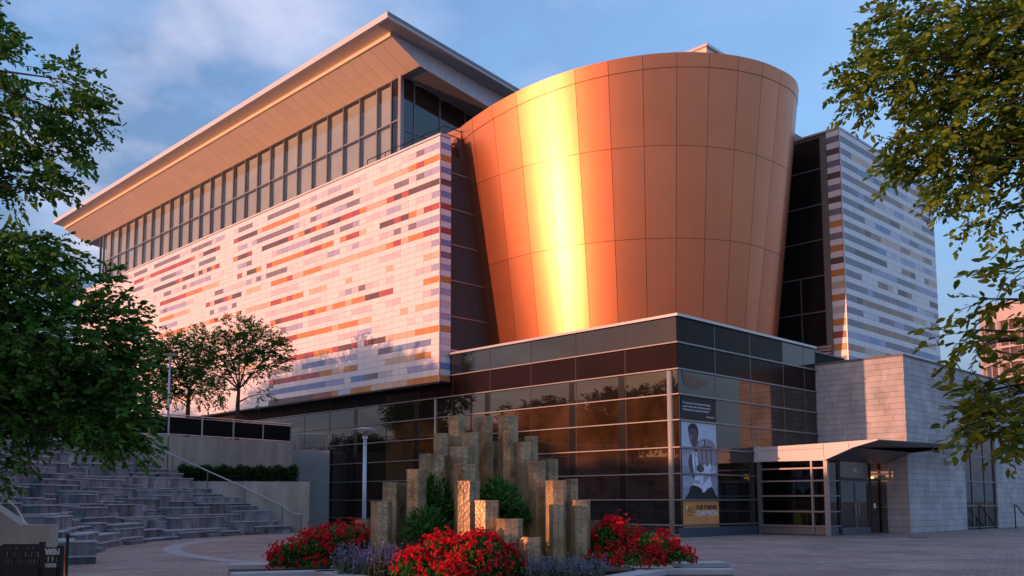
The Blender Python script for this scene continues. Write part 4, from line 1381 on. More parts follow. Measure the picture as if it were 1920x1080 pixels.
for pts in ([(35.0, 7.45), (36.6, 7.2), (37.2, 7.28), (36.9, 6.95), (36.1, 6.75), (35.2, 6.85)],):
    g.hexa([(p[0], PY, p[1]) for p in pts], [(p[0], PY - 0.006, p[1]) for p in pts])
o = P('drape_behind_glass', g, mat('drape_tan', (0.20, 0.11, 0.08), 0.7))

# ------------------------------------------------------------------ small things at the right
g = MB()
g.box(53.05, YS - 0.1, 3.62, 53.2, YS - 0.015, 3.78)
ul = empty('wall_light', (0, 0, 0))
tag(ul, 'small white floodlight on the limestone wall left of the tall window', 'wall light')
g.build('bracket', M_STEEL, ul)
g = MB(); g.hexa([(52.75, YS - 0.42, 3.72), (53.5, YS - 0.42, 3.72), (53.5, YS - 0.1, 3.76), (52.75, YS - 0.1, 3.76)], [(52.8, YS - 0.40, 3.80), (53.45, YS - 0.40, 3.80), (53.45, YS - 0.1, 3.92), (52.8, YS - 0.1, 3.92)])
g.build('housing', M_WHITE, ul)

hr = empty('step_handrail', (0, 0, 0))
tag(hr, 'dark metal handrail going down beside the limestone wall at the far right', 'handrail')
for yy in (17.6, 17.0):
    g = MB(); g.tube([(59.6, yy, 1.35), (60.0, yy, 1.42), (63.5, yy, -0.1)], 0.035, 6); g.build('rail', M_BLACK, hr)
    g = MB(); g.tube([(59.8, yy, 0), (59.8, yy, 1.4)], 0.035, 6); g.build('post', M_BLACK, hr)
    g = MB(); g.tube([(62.0, yy, 0), (62.0, yy, 0.6)], 0.035, 6); g.build('post', M_BLACK, hr)
hr = empty('window_handrail', (0, 0, 0))
tag(hr, 'dark sloping handrail in front of the tall brown window', 'handrail')
g = MB(); g.tube([(55.6, 18.2, 1.35), (55.9, 18.2, 1.4), (58.4, 18.2, 0.05)], 0.035, 6); g.build('rail', M_BLACK, hr)
g = MB(); g.tube([(55.7, 18.2, 0), (55.7, 18.2, 1.38)], 0.035, 6); g.build('post', M_BLACK, hr)

ws = empty('wet_floor_sign', (XV + 0.6, 21.75, 0.40))
tag(ws, 'yellow folding wet floor sign standing inside the glass vestibule', 'floor sign')
for s in (-1, 1):
    g = MB(); g.hexa([(-0.02 + s * 0.18, -0.16, 0), (0.02 + s * 0.18, -0.16, 0), (0.02 + s * 0.18, 0.16, 0), (-0.02 + s * 0.18, 0.16, 0)],
                     [(-0.015, -0.10, 0.62), (0.015, -0.10, 0.62), (0.015, 0.10, 0.62), (-0.015, 0.10, 0.62)])
    g.build('leaf_panel', M_YELLOW, ws)
g = MB()
for a, b in (((-0.22, 0), (-0.10, 0.68)), ((0.22, 0), (0.10, 0.68))):
    g.hexa([(-0.04, a[0] - 0.03, 0), (0.0, a[0] - 0.03, 0), (0.0, a[0] + 0.03, 0), (-0.04, a[0] + 0.03, 0)], [(-0.04, b[0] - 0.03, 0.68), (0, b[0] - 0.03, 0.68), (0, b[0] + 0.03, 0.68), (-0.04, b[0] + 0.03, 0.68)])
g.build('frame', M_YELLOW, ws)

# far high-rise
hrz = empty('high_rise', (0, 0, 0))
tag(hrz, 'distant pale rounded high-rise with brown window bands at the right edge', 'high-rise')
c = at_depth(1990, 940, 190); c.z = 0
RB = 13.0


def cyl(r, z0, z1, m, name, parent, seg=48):
    g = MB(); g.tube([(c.x, c.y, z0), (c.x, c.y, z1)], r, seg); return g.build(name, m, parent, smooth=False)


cyl(RB - 0.5, 0, 40.0, mat('highrise_glass', (0.10, 0.045, 0.03), 0.15, ior=1.7), 'glazed_shaft', hrz)
cyl(RB + 0.1, 38.6, 42.4, mat('highrise_stone', (0.50, 0.42, 0.40), 0.8), 'crown_band', hrz)
for i in range(11):
    cyl(RB + 0.02, 5 + i * 3.1, 5.45 + i * 3.1, mat('highrise_stone', (0.50, 0.42, 0.40), 0.8), 'floor_band', hrz)
hd = atan2(-c.y, -c.x)
for j in range(17):
    a = hd - 1.6 + j * 0.2
    x, y = c.x + cos(a) * (RB - 0.2), c.y + sin(a) * (RB - 0.2)
    g = MB(); g.tube([(x, y, 0), (x, y, 39)], 0.12 if j % 4 else 0.5, 4)
    g.build('pier', mat('highrise_stone', (0.50, 0.42, 0.40), 0.8), hrz)

# ------------------------------------------------------------------ amphitheatre steps and terrace
SC = Vector((31.0, 19.5)); R0 = 22.4; NRING = 20; RISE = 0.2485; RUN = 0.413
steps = empty('amphitheatre_steps', (0, 0, 0))
tag(steps, 'broad curved flight of weathered grey stone blocks climbing to the terrace at left', 'steps')


def boundary_angle(R):
    """right-hand end of the flight at radius R, along the planter wall"""
    pts = [(26.3, 41.3), (24.9, 42.3), (24.0, 43.0), (22.4, 43.9), (21.1, 44.6), (19.6, 45.5), (15, 47.8)]
    best = None
    for i in range(len(pts) - 1):
        for s in np.linspace(0, 1, 12):
            p = Vector(pts[i]).lerp(Vector(pts[i + 1]), s)
            d = abs((p - SC).length - R)
            if best is None or d < best[0]:
                best = (d, atan2(p.y - SC.y, p.x - SC.x))
    return best[1]


def wedge(a0, a1, r0, r1, z0, z1, n=3):
    inner = [(SC.x + r0 * cos(a0 + (a1 - a0) * i / n), SC.y + r0 * sin(a0 + (a1 - a0) * i / n)) for i in range(n + 1)]
    outer = [(SC.x + r1 * cos(a1 - (a1 - a0) * i / n), SC.y + r1 * sin(a1 - (a1 - a0) * i / n)) for i in range(n + 1)]
    g = MB(); g.prism(inner + outer, z0, z1); return g


nb = 0
A_END = radians(168)
stair_rest = MB()
for i in range(NRING):
    r = R0 + i * RUN
    a = boundary_angle(r + 0.2) + 0.002
    while a < A_END:
        ln = random.uniform(0.9, 3.4)
        a1 = min(a + ln / r, A_END)
        front = random.choice((-0.2, 0.0, 0.15, 0.3, 0.45, 0.6)) if i else random.choice((0, 0.15, 0.3, 0.45))
        z1 = (i + 1) * RISE + random.choice((0, 0, -0.03, 0.03, 0.15 if 0 < i < 19 else 0, 0.09 if 0 < i < 19 else 0, -0.12))
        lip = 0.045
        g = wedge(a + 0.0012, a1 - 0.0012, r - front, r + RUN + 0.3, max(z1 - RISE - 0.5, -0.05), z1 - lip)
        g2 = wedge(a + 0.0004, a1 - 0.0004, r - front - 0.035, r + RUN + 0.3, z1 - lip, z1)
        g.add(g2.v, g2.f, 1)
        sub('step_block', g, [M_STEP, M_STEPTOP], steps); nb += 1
        if random.random() < 0.55 and front < 0.2:
            q0 = a + (a1 - a) * random.uniform(0, 0.5); q1 = min(q0 + random.uniform(0.8, 1.8) / r, a1)
            g = wedge(q0, q1, r - front - 0.32, r - front + 0.02, z1 - RISE - 0.2, z1 - RISE * 0.5, 2)
            stair_rest.add(g.v, g.f)
        a = a1
sub('half_step', stair_rest, M_STEP, steps, kind='stuff')

ZTER = 4.95
g = MB()
ring = [(SC.x + (R0 + NRING * RUN + 0.05) * cos(radians(a)), SC.y + (R0 + NRING * RUN + 0.05) * sin(radians(a))) for a in range(166, 112, -3)]
poly = [(-3, 40), (-3, 29)] + ring + [(21.2, 45.62), (28.8, 46.5), (31.5, 53.8), (34.68, 51.0), (34.68, 140), (6, 140), (6, 52)]
g.prism(poly, 0.02, ZTER)
tag(g.build('terrace', M_CONCL), kind='structure')


def wall_run(pts, z0, z1, th, name, m, label, cat):
    g = MB()
    for a, b in zip(pts[:-1], pts[1:]):
        a = Vector(a); b = Vector(b); t = (b - a).normalized(); nn = Vector((t.y, -t.x)) * th
        za = z1 if not isinstance(z1, (list, tuple)) else z1[pts.index(tuple(a))]
        g.prism([tuple(a), tuple(a + nn), tuple(b + nn), tuple(b)], z0, za)
    o = g.build(name, m); tag(o, label, cat); return o


wall_run([(16.0, 48.2), (20.9, 45.5), (28.85, 46.45)], 0.5, ZTER + 0.02, 0.12, 'terrace_wall', M_CONC, 'stained concrete wall under the terrace fence, above the hedge', 'wall')
for (x, y) in ((23.5, 45.82),):
    pass
wall_run([(28.86, 46.46), (31.5, 53.6)], 0.0, ZTER + 0.02, 0.1, 'terrace_wall', M_CONC, 'short concrete return wall turning the corner toward the pale wall', 'wall')
wall_run([(31.45, 53.85), (34.66, 51.0)], 0.0, ZTER + 0.03, 0.14, 'pale_wall', M_CONCL, 'plain pale plastered wall beside the dark glass front', 'wall')
PWL = [(26.65, 41.0), (24.0, 43.0), (20.9, 44.75)]
o = wall_run([PWL[2], PWL[1], PWL[0]], 0.0, 2.62, 0.22, 'planter_wall', M_CONC, 'beige concrete planter wall holding the hedge beside the steps', 'planter wall')
g = MB(); g.prism([(26.65, 41.0), (29.0, 46.3), (28.7, 46.3), (26.4, 41.1)], 0, 2.62)
tag(g.build('planter_end_wall', M_CONC), 'end wall of the hedge planter facing the pale wall', 'planter wall')
g = MB(); g.prism([(26.3, 41.25), (28.7, 46.2), (20.95, 45.3), (24.0, 43.05)], 0.4, 2.5)
tag(g.build('planter_soil', M_SOIL), kind='structure')

# fence along the terrace edge
fence = empty('terrace_fence', (0, 0, 0))
tag(fence, 'grey steel fence with dark infill panels along the terrace edge above the steps', 'fence')
fp = [(9.0, 45.0), (14.0, 47.6), (17.0, 47.4)]
t0 = Vector((20.9, 45.45)); t1 = Vector((28.8, 46.4))
fp += [tuple(t0.lerp(t1, i / 4)) for i in range(5)]
for i, p in enumerate(fp):
    g = MB(); g.box(p[0] - 0.03, p[1] - 0.03, ZTER, p[0] + 0.03, p[1] + 0.03, ZTER + 1.12); g.build('post', M_STEEL, fence)
for a, b in zip(fp[:-1], fp[1:]):
    for z, r in ((ZTER + 1.13, 0.035), (ZTER + 0.12, 0.025), (ZTER + 1.02, 0.02)):
        g = MB(); g.tube([(*a, z), (*b, z)], r, 6); g.build('rail', M_STEEL, fence)
    va, vb = Vector(a), Vector(b); t = (vb - va).normalized()
    qa, qb = va + t * 0.05, vb - t * 0.05
    nn = Vector((t.y, -t.x)) * 0.01
    g = MB(); g.prism([tuple(qa + nn), tuple(qb + nn), tuple(qb - nn), tuple(qa - nn)], ZTER + 0.15, ZTER + 1.0); g.build('infill_panel', mat('dark_mesh_panel', (0.010, 0.011, 0.010), 0.95, spec=0.05), fence)
bal = empty('glass_balustrade', (0, 0, 0))
tag(bal, 'clear glass balustrade on the pale wall next to the glass front', 'balustrade')
fp = [(28.85, 46.5), (30.1, 49.9), (31.5, 53.6), (33.0, 52.3), (34.5, 51.1)]
for i, p in enumerate(fp):
    g = MB(); g.box(p[0] - 0.025, p[1] - 0.025, ZTER, p[0] + 0.025, p[1] + 0.025, ZTER + 1.1); g.build('post', M_STEEL, bal)
for a, b in zip(fp[:-1], fp[1:]):
    g = MB(); g.tube([(*a, ZTER + 1.12), (*b, ZTER + 1.12)], 0.03, 6); g.build('rail', M_STEEL, bal)
    va, vb = Vector(a), Vector(b); t = (vb - va).normalized(); nn = Vector((t.y, -t.x)) * 0.008
    g = MB(); g.prism([tuple(va + t * 0.06 + nn), tuple(vb - t * 0.06 + nn), tuple(vb - t * 0.06 - nn), tuple(va + t * 0.06 - nn)], ZTER + 0.08, ZTER + 1.05); g.build('glass_panel', M_BALUS, bal)

# stair handrail down the planter wall
rail = empty('stair_handrail', (0, 0, 0))
tag(rail, 'long sloping steel handrail along the planter wall at the right end of the steps', 'handrail')
off = Vector((-0.22, -0.36))
rp = [Vector((25.95, 41.35)), Vector((25.5, 41.75)), Vector((24.0, 42.95)), Vector((22.4, 43.9)), Vector((20.9, 44.75)), Vector((19.0, 45.9))]


def stair_z(p):
    return max(0.0, ((p - SC).length - R0) * RISE / RUN)


L3 = [(p + off).to_3d() + Vector((0, 0, stair_z(p) + 1.05)) for p in rp]
L3[0].z = 0.95
L3 = [L3[0] + Vector((0.3, -0.2, -0.02))] + L3
g = MB(); g.tube(L3, 0.035, 8); g.build('rail', M_STEEL, rail)
for i, q in enumerate(L3):
    if i in (1,): continue
    base = max(0, q.z - 1.1)
    g = MB(); g.tube([(q.x, q.y, base), (q.x, q.y, q.z)], 0.028, 6); g.build('post', mat('post_brown', (0.15, 0.12, 0.10), 0.6), rail)

# low side wall at the left end of the steps, with rail
sw = empty('stair_side_wall', (0, 0, 0))
tag(sw, 'brown concrete side wall at the lower left with a thin rail above it', 'wall')
A = at_depth(95, 940, 20.5); Bq = at_depth(40, 940, 20.5); Cq = at_depth(-160, 940, 20.0)
A.z = Bq.z = Cq.z = 0
nn = Vector((AHEAD.x, AHEAD.y, 0)) * 0.45
g = MB()
g.prism([(A.x, A.y), (A.x + nn.x, A.y + nn.y), (Bq.x + nn.x, Bq.y + nn.y), (Bq.x, Bq.y)], 0, [1.08] * 4)
g.prism([(Bq.x, Bq.y), (Bq.x + nn.x, Bq.y + nn.y), (Cq.x + nn.x, Cq.y + nn.y), (Cq.x, Cq.y)], 0, [1.08, 1.08, 2.6, 2.6])
g.build('wall_body', M_CONC, sw)
g = MB(); g.tube([(A.x - 0.35, A.y + 0.5, 1.1), (Bq.x, Bq.y + 0.3, 1.45), (Cq.x, Cq.y + 0.3, 3.2)], 0.02, 6); g.build('rail', M_STEEL, sw)
g = MB(); g.tube([(Bq.x + 0.4, Bq.y - 0.03, 0.3), (Cq.x, Cq.y - 0.03, 1.9)], 0.02, 6); g.build('rail', M_BLACK, sw)

# lamps
def lamp(px, base_z, d, top_y, label):
    p = at_depth(px, 940, d); p.z = base_z
    top = EYE + (940 - top_y) * d / F_PX
    e = empty('lamp_post', p); tag(e, label, 'lamp post')
    h = top - base_z
    g = MB(); g.tube([(0, 0, 0), (0, 0, h - 0.35)], [0.075, 0.06], 12); g.build('pole', M_POLE, e, smooth=True)
    g = MB(); g.tube([(0, 0, h - 0.36), (0, 0, h - 0.28)], 0.09, 12)
    for a in range(3):
        q = a * 2.094
        g.tube([(0.05 * cos(q), 0.05 * sin(q), h - 0.3), (0.16 * cos(q), 0.16 * sin(q), h - 0.06)], 0.012, 5)
    g.build('head_bracket', M_POLE, e)
    g = MB(); g.tube([(0, 0, h - 0.05), (0, 0, h - 0.03), (0, 0, h)], [0.40, 0.42, 0.2], 24); g.build('disc_shade', M_WHITE, e)
    return e


lamp(683, 0, 31, 803, 'slim blue-grey lamp post with flat disc head in front of the glass front')
lamp(310, ZTER, 52, 662, 'slim lamp post with flat disc head up on the terrace among the trees')

# ------------------------------------------------------------------ central planter, bronze columns
def cap_wall(name, poly, z, label):
    e = empty(name, (0, 0, 0)); tag(e, label, 'planter wall')
    g = MB(); g.prism(poly, 0, z - 0.08); g.build('wall_body', M_PLANTW, e)
    c = Vector((sum(p[0] for p in poly) / len(poly), sum(p[1] for p in poly) / len(poly)))
    big = [tuple(c + (Vector(p) - c) * 1.0 + (Vector(p) - c).normalized() * 0.03) for p in poly]
    g = MB(); g.prism(big, z - 0.08, z); g.build('cap', M_CAP, e)


def thick(pts, w):
    a = []; b = []
    for i, p in enumerate(pts):
        t = (Vector(pts[min(i + 1, len(pts) - 1)]) - Vector(pts[max(i - 1, 0)])).normalized(); n_ = Vector((-t.y, t.x)) * w / 2
        a.append((p[0] + n_.x, p[1] + n_.y)); b.append((p[0] - n_.x, p[1] - n_.y))
    return b + a[::-1]


PL = lambda px, d: (lambda q: (q.x, q.y))(at_depth(px, 940, d))


def beam(p0, p1, w, z, label):
    cap_wall('planter_wall', thick([p0, p1], w), z, label)


beam(PL(436, 17.1), PL(620, 17.3), 0.45, 0.45, 'far left stone-capped planter wall behind the left red flowers')
beam(PL(440, 15.0), PL(625, 15.6), 0.40, 0.45, 'stone-capped planter wall in front of the left red flowers')
beam(PL(612, 15.6), PL(705, 13.6), 0.40, 0.45, 'slanting stone-capped planter wall left of the lavender')
beam(PL(715, 13.9), PL(1190, 13.9), 0.42, 0.40, 'front stone-capped planter wall below the middle red flowers')
beam(PL(1120, 13.8), PL(1225, 15.7), 0.38, 0.45, 'slanting stone-capped planter wall right of the blue flowers')
beam(PL(1190, 15.9), PL(1366, 15.9), 0.42, 0.45, 'stone-capped planter wall in front of the right red flowers')
beam(PL(1270, 17.5), PL(1352, 17.7), 0.45, 0.45, 'small far right stone-capped planter wall behind the right red flowers')
g = MB(); g.prism([PL(600, 15.7), PL(725, 14.0), PL(1120, 14.0), PL(1200, 16.0), PL(1180, 18.4), PL(650, 18.4), PL(500, 16.9), PL(480, 15.2)], 0.01, 0.32)
tag(g.build('planting_soil', M_SOIL), kind='structure')

sculpt = [  # x0, x1, top row in the picture, depth
    (667, 694, 974, 16.4), (697, 733, 940, 15.7), (719, 750, 904, 16.8), (741, 763, 905, 17.2), (762, 800, 880, 16.3), (787, 812, 851, 17.4), (805, 839, 854, 16.9),
    (814, 843, 813, 17.7), (841, 872, 781, 18.0), (866, 901, 812, 17.4), (845, 884, 838, 16.9), (853, 895, 871, 16.2), (855, 899, 902, 15.6), (887, 905, 782, 18.3),
    (903, 924, 781, 18.0), (924, 940, 827, 18.3), (934, 972, 781, 17.9), (943, 971, 798, 17.2), (971, 994, 829, 17.0), (984, 1008, 818, 17.8), (991, 1023, 865, 16.6),
    (1015, 1046, 861, 17.5), (1024, 1061, 901, 16.2), (1058, 1084, 898, 17.3), (1064, 1105, 938, 16.3), (1100, 1131, 975, 16.8), (891, 935, 938, 15.2), (932, 978, 972, 14.9), (973, 1014, 1006, 14.7)]
sc = empty('bronze_sculpture', (0, 0, 0))
tag(sc, 'fountain sculpture of clustered hammered bronze columns rising to the middle, in the flower planter', 'sculpture')
for i, (xa, xb, ty, d) in enumerate(sculpt):
    p = at_depth((xa + xb) / 2, ty, d)
    r = (xb - xa) / F_PX * d / 2 * 1.08
    g = MB()
    rot = radians(196.5 - 30 + random.choice((-22, -16, -12, -8, 10)))
    poly = []
    for k in range(6):
        a = rot + k * pi / 3
        poly.append((r * cos(a), r * sin(a)))
    h = p.z - 0.28
    # shaft split into a shallow-grooved prism: six flat faces, each with a recessed joint in the middle
    ring = []
    for k in range(6):
        A_ = Vector(poly[k]); B_ = Vector(poly[(k + 1) % 6])
        ring += [tuple(A_), tuple(A_.lerp(B_, 0.47)), tuple(A_.lerp(B_, 0.49) * 0.96), tuple(A_.lerp(B_, 0.51) * 0.96), tuple(A_.lerp(B_, 0.53))]
    g.prism(ring, -h, 0)
    g.prism([(q[0] * 1.03, q[1] * 1.03) for q in poly], -0.035, 0.0)
    if i in (1,):
        for zz in (-0.62, -1.0):
            g.prism([(q[0] * 1.03, q[1] * 1.03) for q in poly], zz, zz + 0.03)
    o = g.build('bronze_column', M_BRONZE, sc); o.location = p

# ------------------------------------------------------------------ foliage
LEAF_L = leaf_mat('leaf_left_tree', (0.030, 0.10, 0.014), (0.11, 0.25, 0.035), 0.40, 0.6)
LEAF_R = leaf_mat('leaf_right_tree', (0.055, 0.115, 0.010), (0.22, 0.31, 0.035), 0.42, 0.6)
LEAF_N = leaf_mat('leaf_near_branch', (0.07, 0.12, 0.010), (0.36, 0.30, 0.02), 0.45, 0.55)
LEAF_T = leaf_mat('leaf_locust', (0.012, 0.075, 0.008), (0.055, 0.19, 0.020), 0.30, 0.7)
LEAF_H = leaf_mat('leaf_hedge', (0.012, 0.035, 0.010), (0.030, 0.075, 0.020), 0.2)
LEAF_S = leaf_mat('leaf_shrub', (0.030, 0.11, 0.020), (0.09, 0.26, 0.04), 0.30)
LEAF_D = leaf_mat('leaf_dark', (0.020, 0.035, 0.012), (0.050, 0.070, 0.020), 0.2)
PETAL = leaf_mat('rose_petal', (0.50, 0.008, 0.016), (0.90, 0.020, 0.035), 0.30, 0.7)
LAV = leaf_mat('lavender_flower', (0.17, 0.13, 0.27), (0.38, 0.28, 0.42), 0.2, 0.7)
LAVG = leaf_mat('lavender_stem', (0.08, 0.11, 0.06), (0.16, 0.20, 0.12), 0.2, 0.7)
BLUEF = leaf_mat('blue_grey_flower', (0.10, 0.13, 0.22), (0.22, 0.24, 0.33), 0.2, 0.7)


def unit(v):
    return v / np.maximum(np.linalg.norm(v, axis=-1, keepdims=True), 1e-9)


def leaves(base, d, size, wid=0.42, droop=0.25, updown=0.7):
    """six-corner leaves; base (k,3), d (k,3) growth direction"""
    k = len(base)
    d = unit(d + np.array([0, 0, -droop]) * rng.random((k, 1)))
    up = unit(np.array([0, 0, 1.0]) * updown + rng.normal(0, 0.55, (k, 3)))
    s = unit(np.cross(d, up)); nrm = np.cross(s, d)
    L = (size * rng.uniform(0.5, 1.4, k))[:, None]
    Wd = L * wid / 2
    P0 = base; P1_ = base + d * L * 0.3 + s * Wd * 0.9 + nrm * L * 0.02; P2_ = base + d * L * 0.68 + s * Wd * 0.75
    P3 = base + d * L - nrm * L * 0.08; P4 = base + d * L * 0.68 - s * Wd * 0.75; P5 = base + d * L * 0.3 - s * Wd * 0.9 + nrm * L * 0.02
    return np.stack([P0, P1_, P2_, P3, P4, P5], 1)


def sprays(center, rad, n, per, slen, size, outward, wid=0.42, droop=0.35, shell=0.55):
    """n twigs inside an ellipsoid, each carrying 'per' leaves; returns leaf quads and twig lines"""
    u = unit(rng.normal(size=(n, 3))); rr = rng.random(n) ** (1 / 3) * (1 - 0) ; rr = np.maximum(rr, rng.random(n) * shell)
    b = np.array(center) + u * rr[:, None] * np.array(rad)
    dirs = unit(u * 0.8 + np.array(outward) * 0.7 + rng.normal(0, 0.45, (n, 3)) + np.array([0, 0, -0.1]))
    t = (np.arange(per) + 0.5) / per
    pos = b[:, None, :] + dirs[:, None, :] * (t[None, :, None] * slen) + np.array([0, 0, -1.0]) * (t[None, :, None] ** 2 * slen * 0.25)
    side = unit(np.cross(dirs, np.array([0, 0, 1.0])))
    sgn = np.where(np.arange(per) % 2 == 0, 1, -1)[None, :, None]
    ld = unit(dirs[:, None, :] * 0.7 + side[:, None, :] * sgn * 0.9 + rng.normal(0, 0.3, (n, per, 3)))
    q = leaves(pos.reshape(-1, 3), ld.reshape(-1, 3), size, wid, droop)
    return q, b, dirs


def tree(name, label, group, base, trunk, blobs, m, size, per=11, slen=0.55, wid=0.42, cat='tree', limb_r=0.10, bark=M_BARK, dens=1.0, twig_every=3):
    """trunk: list of (x, y, z, r); blobs: (centre, radii, sprays)"""
    e = empty(name, base); tag(e, label, cat, group)
    B0 = Vector(base)
    g = MB()
    g.tube([Vector(t[:3]) - B0 for t in trunk], [t[3] for t in trunk], 10)
    allq = []; tw = MB()
    hubs = [Vector(t[:3]) for t in trunk[1:]]
    mid = sum((Vector(b[0]) for b in blobs), Vector()) / len(blobs)
    for cpt, rad, n in blobs:
        cpt = Vector(cpt); n = int(n * dens)
        h = min(hubs, key=lambda q: (q - cpt).length + max(0, q.z - cpt.z) * 0.6)
        m1 = h.lerp(cpt, 0.5) + Vector((random.uniform(-0.2, 0.2), random.uniform(-0.2, 0.2), 0.12 * (cpt - h).length * 0.5))
        g.tube([h - B0, h.lerp(m1, 0.5) - B0, m1 - B0, m1.lerp(cpt, 0.6) - B0, cpt - B0], [limb_r, limb_r * 0.8, limb_r * 0.6, limb_r * 0.4, limb_r * 0.2], 7)
        out = (cpt - h); out = out / max(out.length, 0.01)
        q, b, dirs = sprays(cpt, rad, n, per, slen, size, out, wid)
        allq.append(q - np.array(B0))
        for i in range(0, n, twig_every):
            p = Vector(b[i]); qd = Vector(dirs[i])
            t2 = m1.lerp(cpt, 0.35 + 0.65 * random.random())
            mm = t2.lerp(p, 0.55) + Vector((0, 0, 0.05 * (p - t2).length))
            rr = max(0.004, limb_r * 0.09)
            tw.tube([t2 - B0, mm - B0, p - B0, p + qd * slen * 0.8 - Vector((0, 0, slen * 0.15)) - B0], [rr * 1.8, rr * 1.3, rr, rr * 0.5], 4, cap=False)
    g.add(tw.v, tw.f)
    g_me = g.mesh('trunk', bark, True); put('trunk', g_me, e)
    V = np.concatenate(allq)
    put('crown', quads_mesh('crown', V, m, 6), e)
    return e


def blob(px, py, d, rpx, rpy, n, rd=None):
    p = at_depth(px, py, d); s = d / F_PX
    rx = rpx * s; rz_ = rpy * s; rd = rx * 0.8 if rd is None else rd
    r = max(rx * 0.9, rd * 0.6)
    return (tuple(p), (r, r, rz_), n)


# big tree at the left edge (trunk out of frame)
DL = 15.0
tp = at_depth(-330, 940, 14.0)
left_blobs = [
    blob(-86, 60, DL, 90, 90, 60), blob(-1, 120, DL, 55, 34, 28), blob(24, 225, DL, 105, 48, 74), blob(124, 150, DL, 42, 38, 22), blob(99, 290, DL, 55, 50, 30), blob(-56, 330, DL, 50, 40, 28), blob(-16, 22, DL, 26, 26, 9), blob(34, 330, DL, 40, 30, 14), blob(94, 360, DL, 22, 18, 7),
    blob(149, 225, DL, 30, 55, 22),
    blob(-116, 250, DL, 100, 100, 90), blob(-226, 120, DL + 1, 160, 140, 120), blob(-286, 380, DL, 140, 120, 110),
    blob(14, 530, DL, 110, 80, 130), blob(124, 640, DL, 130, 85, 200), blob(34, 740, DL, 130, 80, 210), blob(189, 760, DL, 80, 70, 110), blob(-66, 640, DL, 120, 110, 160), blob(84, 470, DL + 0.5, 75, 22, 30),
    blob(164, 530, DL, 50, 16, 14), blob(209, 600, DL, 45, 30, 26), blob(-6, 850, DL, 42, 40, 26), blob(-26, 660, DL + 1, 110, 110, 170), blob(124, 720, DL + 1.2, 110, 70, 140), blob(244, 690, DL, 28, 34, 16),
    blob(-176, 800, DL, 120, 90, 100), blob(-246, 600, DL - 1, 140, 130, 120), blob(224, 800, DL, 40, 40, 30), blob(-36, 470, DL, 60, 45, 50)]
tree('shade_tree', 'large dark green leafy tree reaching in from the left edge', None, (tp.x, tp.y, 0),
     [(tp.x, tp.y, 0, 0.34), (tp.x + 0.1, tp.y, 2.2, 0.28), (tp.x + 0.3, tp.y + 0.1, 4.2, 0.22), (tp.x + 0.5, tp.y, 6.5, 0.15), (tp.x + 0.6, tp.y, 8.5, 0.08)],
     left_blobs, LEAF_L, 0.115, per=16, slen=0.50, wid=0.54, limb_r=0.038, dens=1.6, twig_every=7)

# tree at the right edge (trunk out of frame)
DR = 12.5
tp = at_depth(2350, 940, 12.0)
right_blobs = [
    blob(1722, 20, DR, 85, 40, 60), blob(1672, 120, DR, 75, 55, 62), blob(1782, 130, DR, 90, 70, 90), blob(1902, 60, DR, 100, 90, 130), blob(1872, 200, DR, 110, 80, 130), blob(1752, 250, DR, 70, 50, 60), blob(1712, 300, DR, 40, 25, 18),
    blob(1812, 330, DR, 66, 42, 50), blob(1912, 300, DR, 60, 50, 50), blob(1852, 395, DR, 38, 24, 15), blob(1982, 180, DR, 90, 120, 90), blob(2082, 80, DR, 130, 130, 90), blob(2102, 300, DR, 120, 100, 70), blob(1632, 170, DR, 35, 25, 16),
    blob(1937, 400, DR, 26, 24, 9), blob(2002, 20, DR + 1, 150, 80, 90)]
tree('street_tree', 'olive green leafy tree overhanging from the upper right corner', None, (tp.x, tp.y, 0),
     [(tp.x, tp.y, 0, 0.30), (tp.x, tp.y, 2.0, 0.24), (tp.x - 0.3, tp.y + 0.2, 4.0, 0.18), (tp.x - 0.7, tp.y + 0.5, 5.8, 0.11), (tp.x - 0.8, tp.y + 0.5, 7.5, 0.06)],
     right_blobs, LEAF_R, 0.108, per=15, slen=0.46, wid=0.52, limb_r=0.030, dens=1.3, twig_every=7)
# nearer low branch tree
DN = 7.5
tp = at_depth(2500, 940, 7.5)
near_blobs = [blob(1820, 620, DN, 50, 20, 9), blob(1890, 560, DN, 45, 35, 14), blob(1905, 500, DN, 30, 40, 12), blob(1880, 740, DN, 60, 40, 30), blob(1850, 790, DN, 45, 26, 20), blob(1905, 800, DN, 40, 35, 20), blob(1960, 700, DN, 60, 80, 40), blob(2050, 640, DN, 80, 100, 40), blob(1830, 640, DN, 40, 14, 7), blob(1905, 840, DN, 25, 20, 6)]
tree('sapling_tree', 'near tree at the right edge with large yellow-green leaves on low branches', None, (tp.x, tp.y, 0),
     [(tp.x, tp.y, 0, 0.12), (tp.x, tp.y, 1.5, 0.09), (tp.x - 0.2, tp.y, 2.6, 0.06), (tp.x - 0.3, tp.y, 3.6, 0.04)],
     near_blobs, LEAF_N, 0.098, per=9, slen=0.34, wid=0.46, limb_r=0.018, twig_every=2)


def locust(px, d, top_y, bl, label, base_z=ZTER):
    p = at_depth(px, 940, d)
    b = (p.x, p.y, base_z)
    zf = EYE + (940 - 745) * d / F_PX
    tree('locust_tree', label, 'young trees on the terrace', b, [(*b[:2], base_z, 0.15), (b[0], b[1], zf - 0.3, 0.12), (b[0] + 0.05, b[1], zf + 0.5, 0.09)], bl, LEAF_T, 0.18, per=14, slen=0.70, wid=0.45, limb_r=0.055, dens=2.5, twig_every=6)


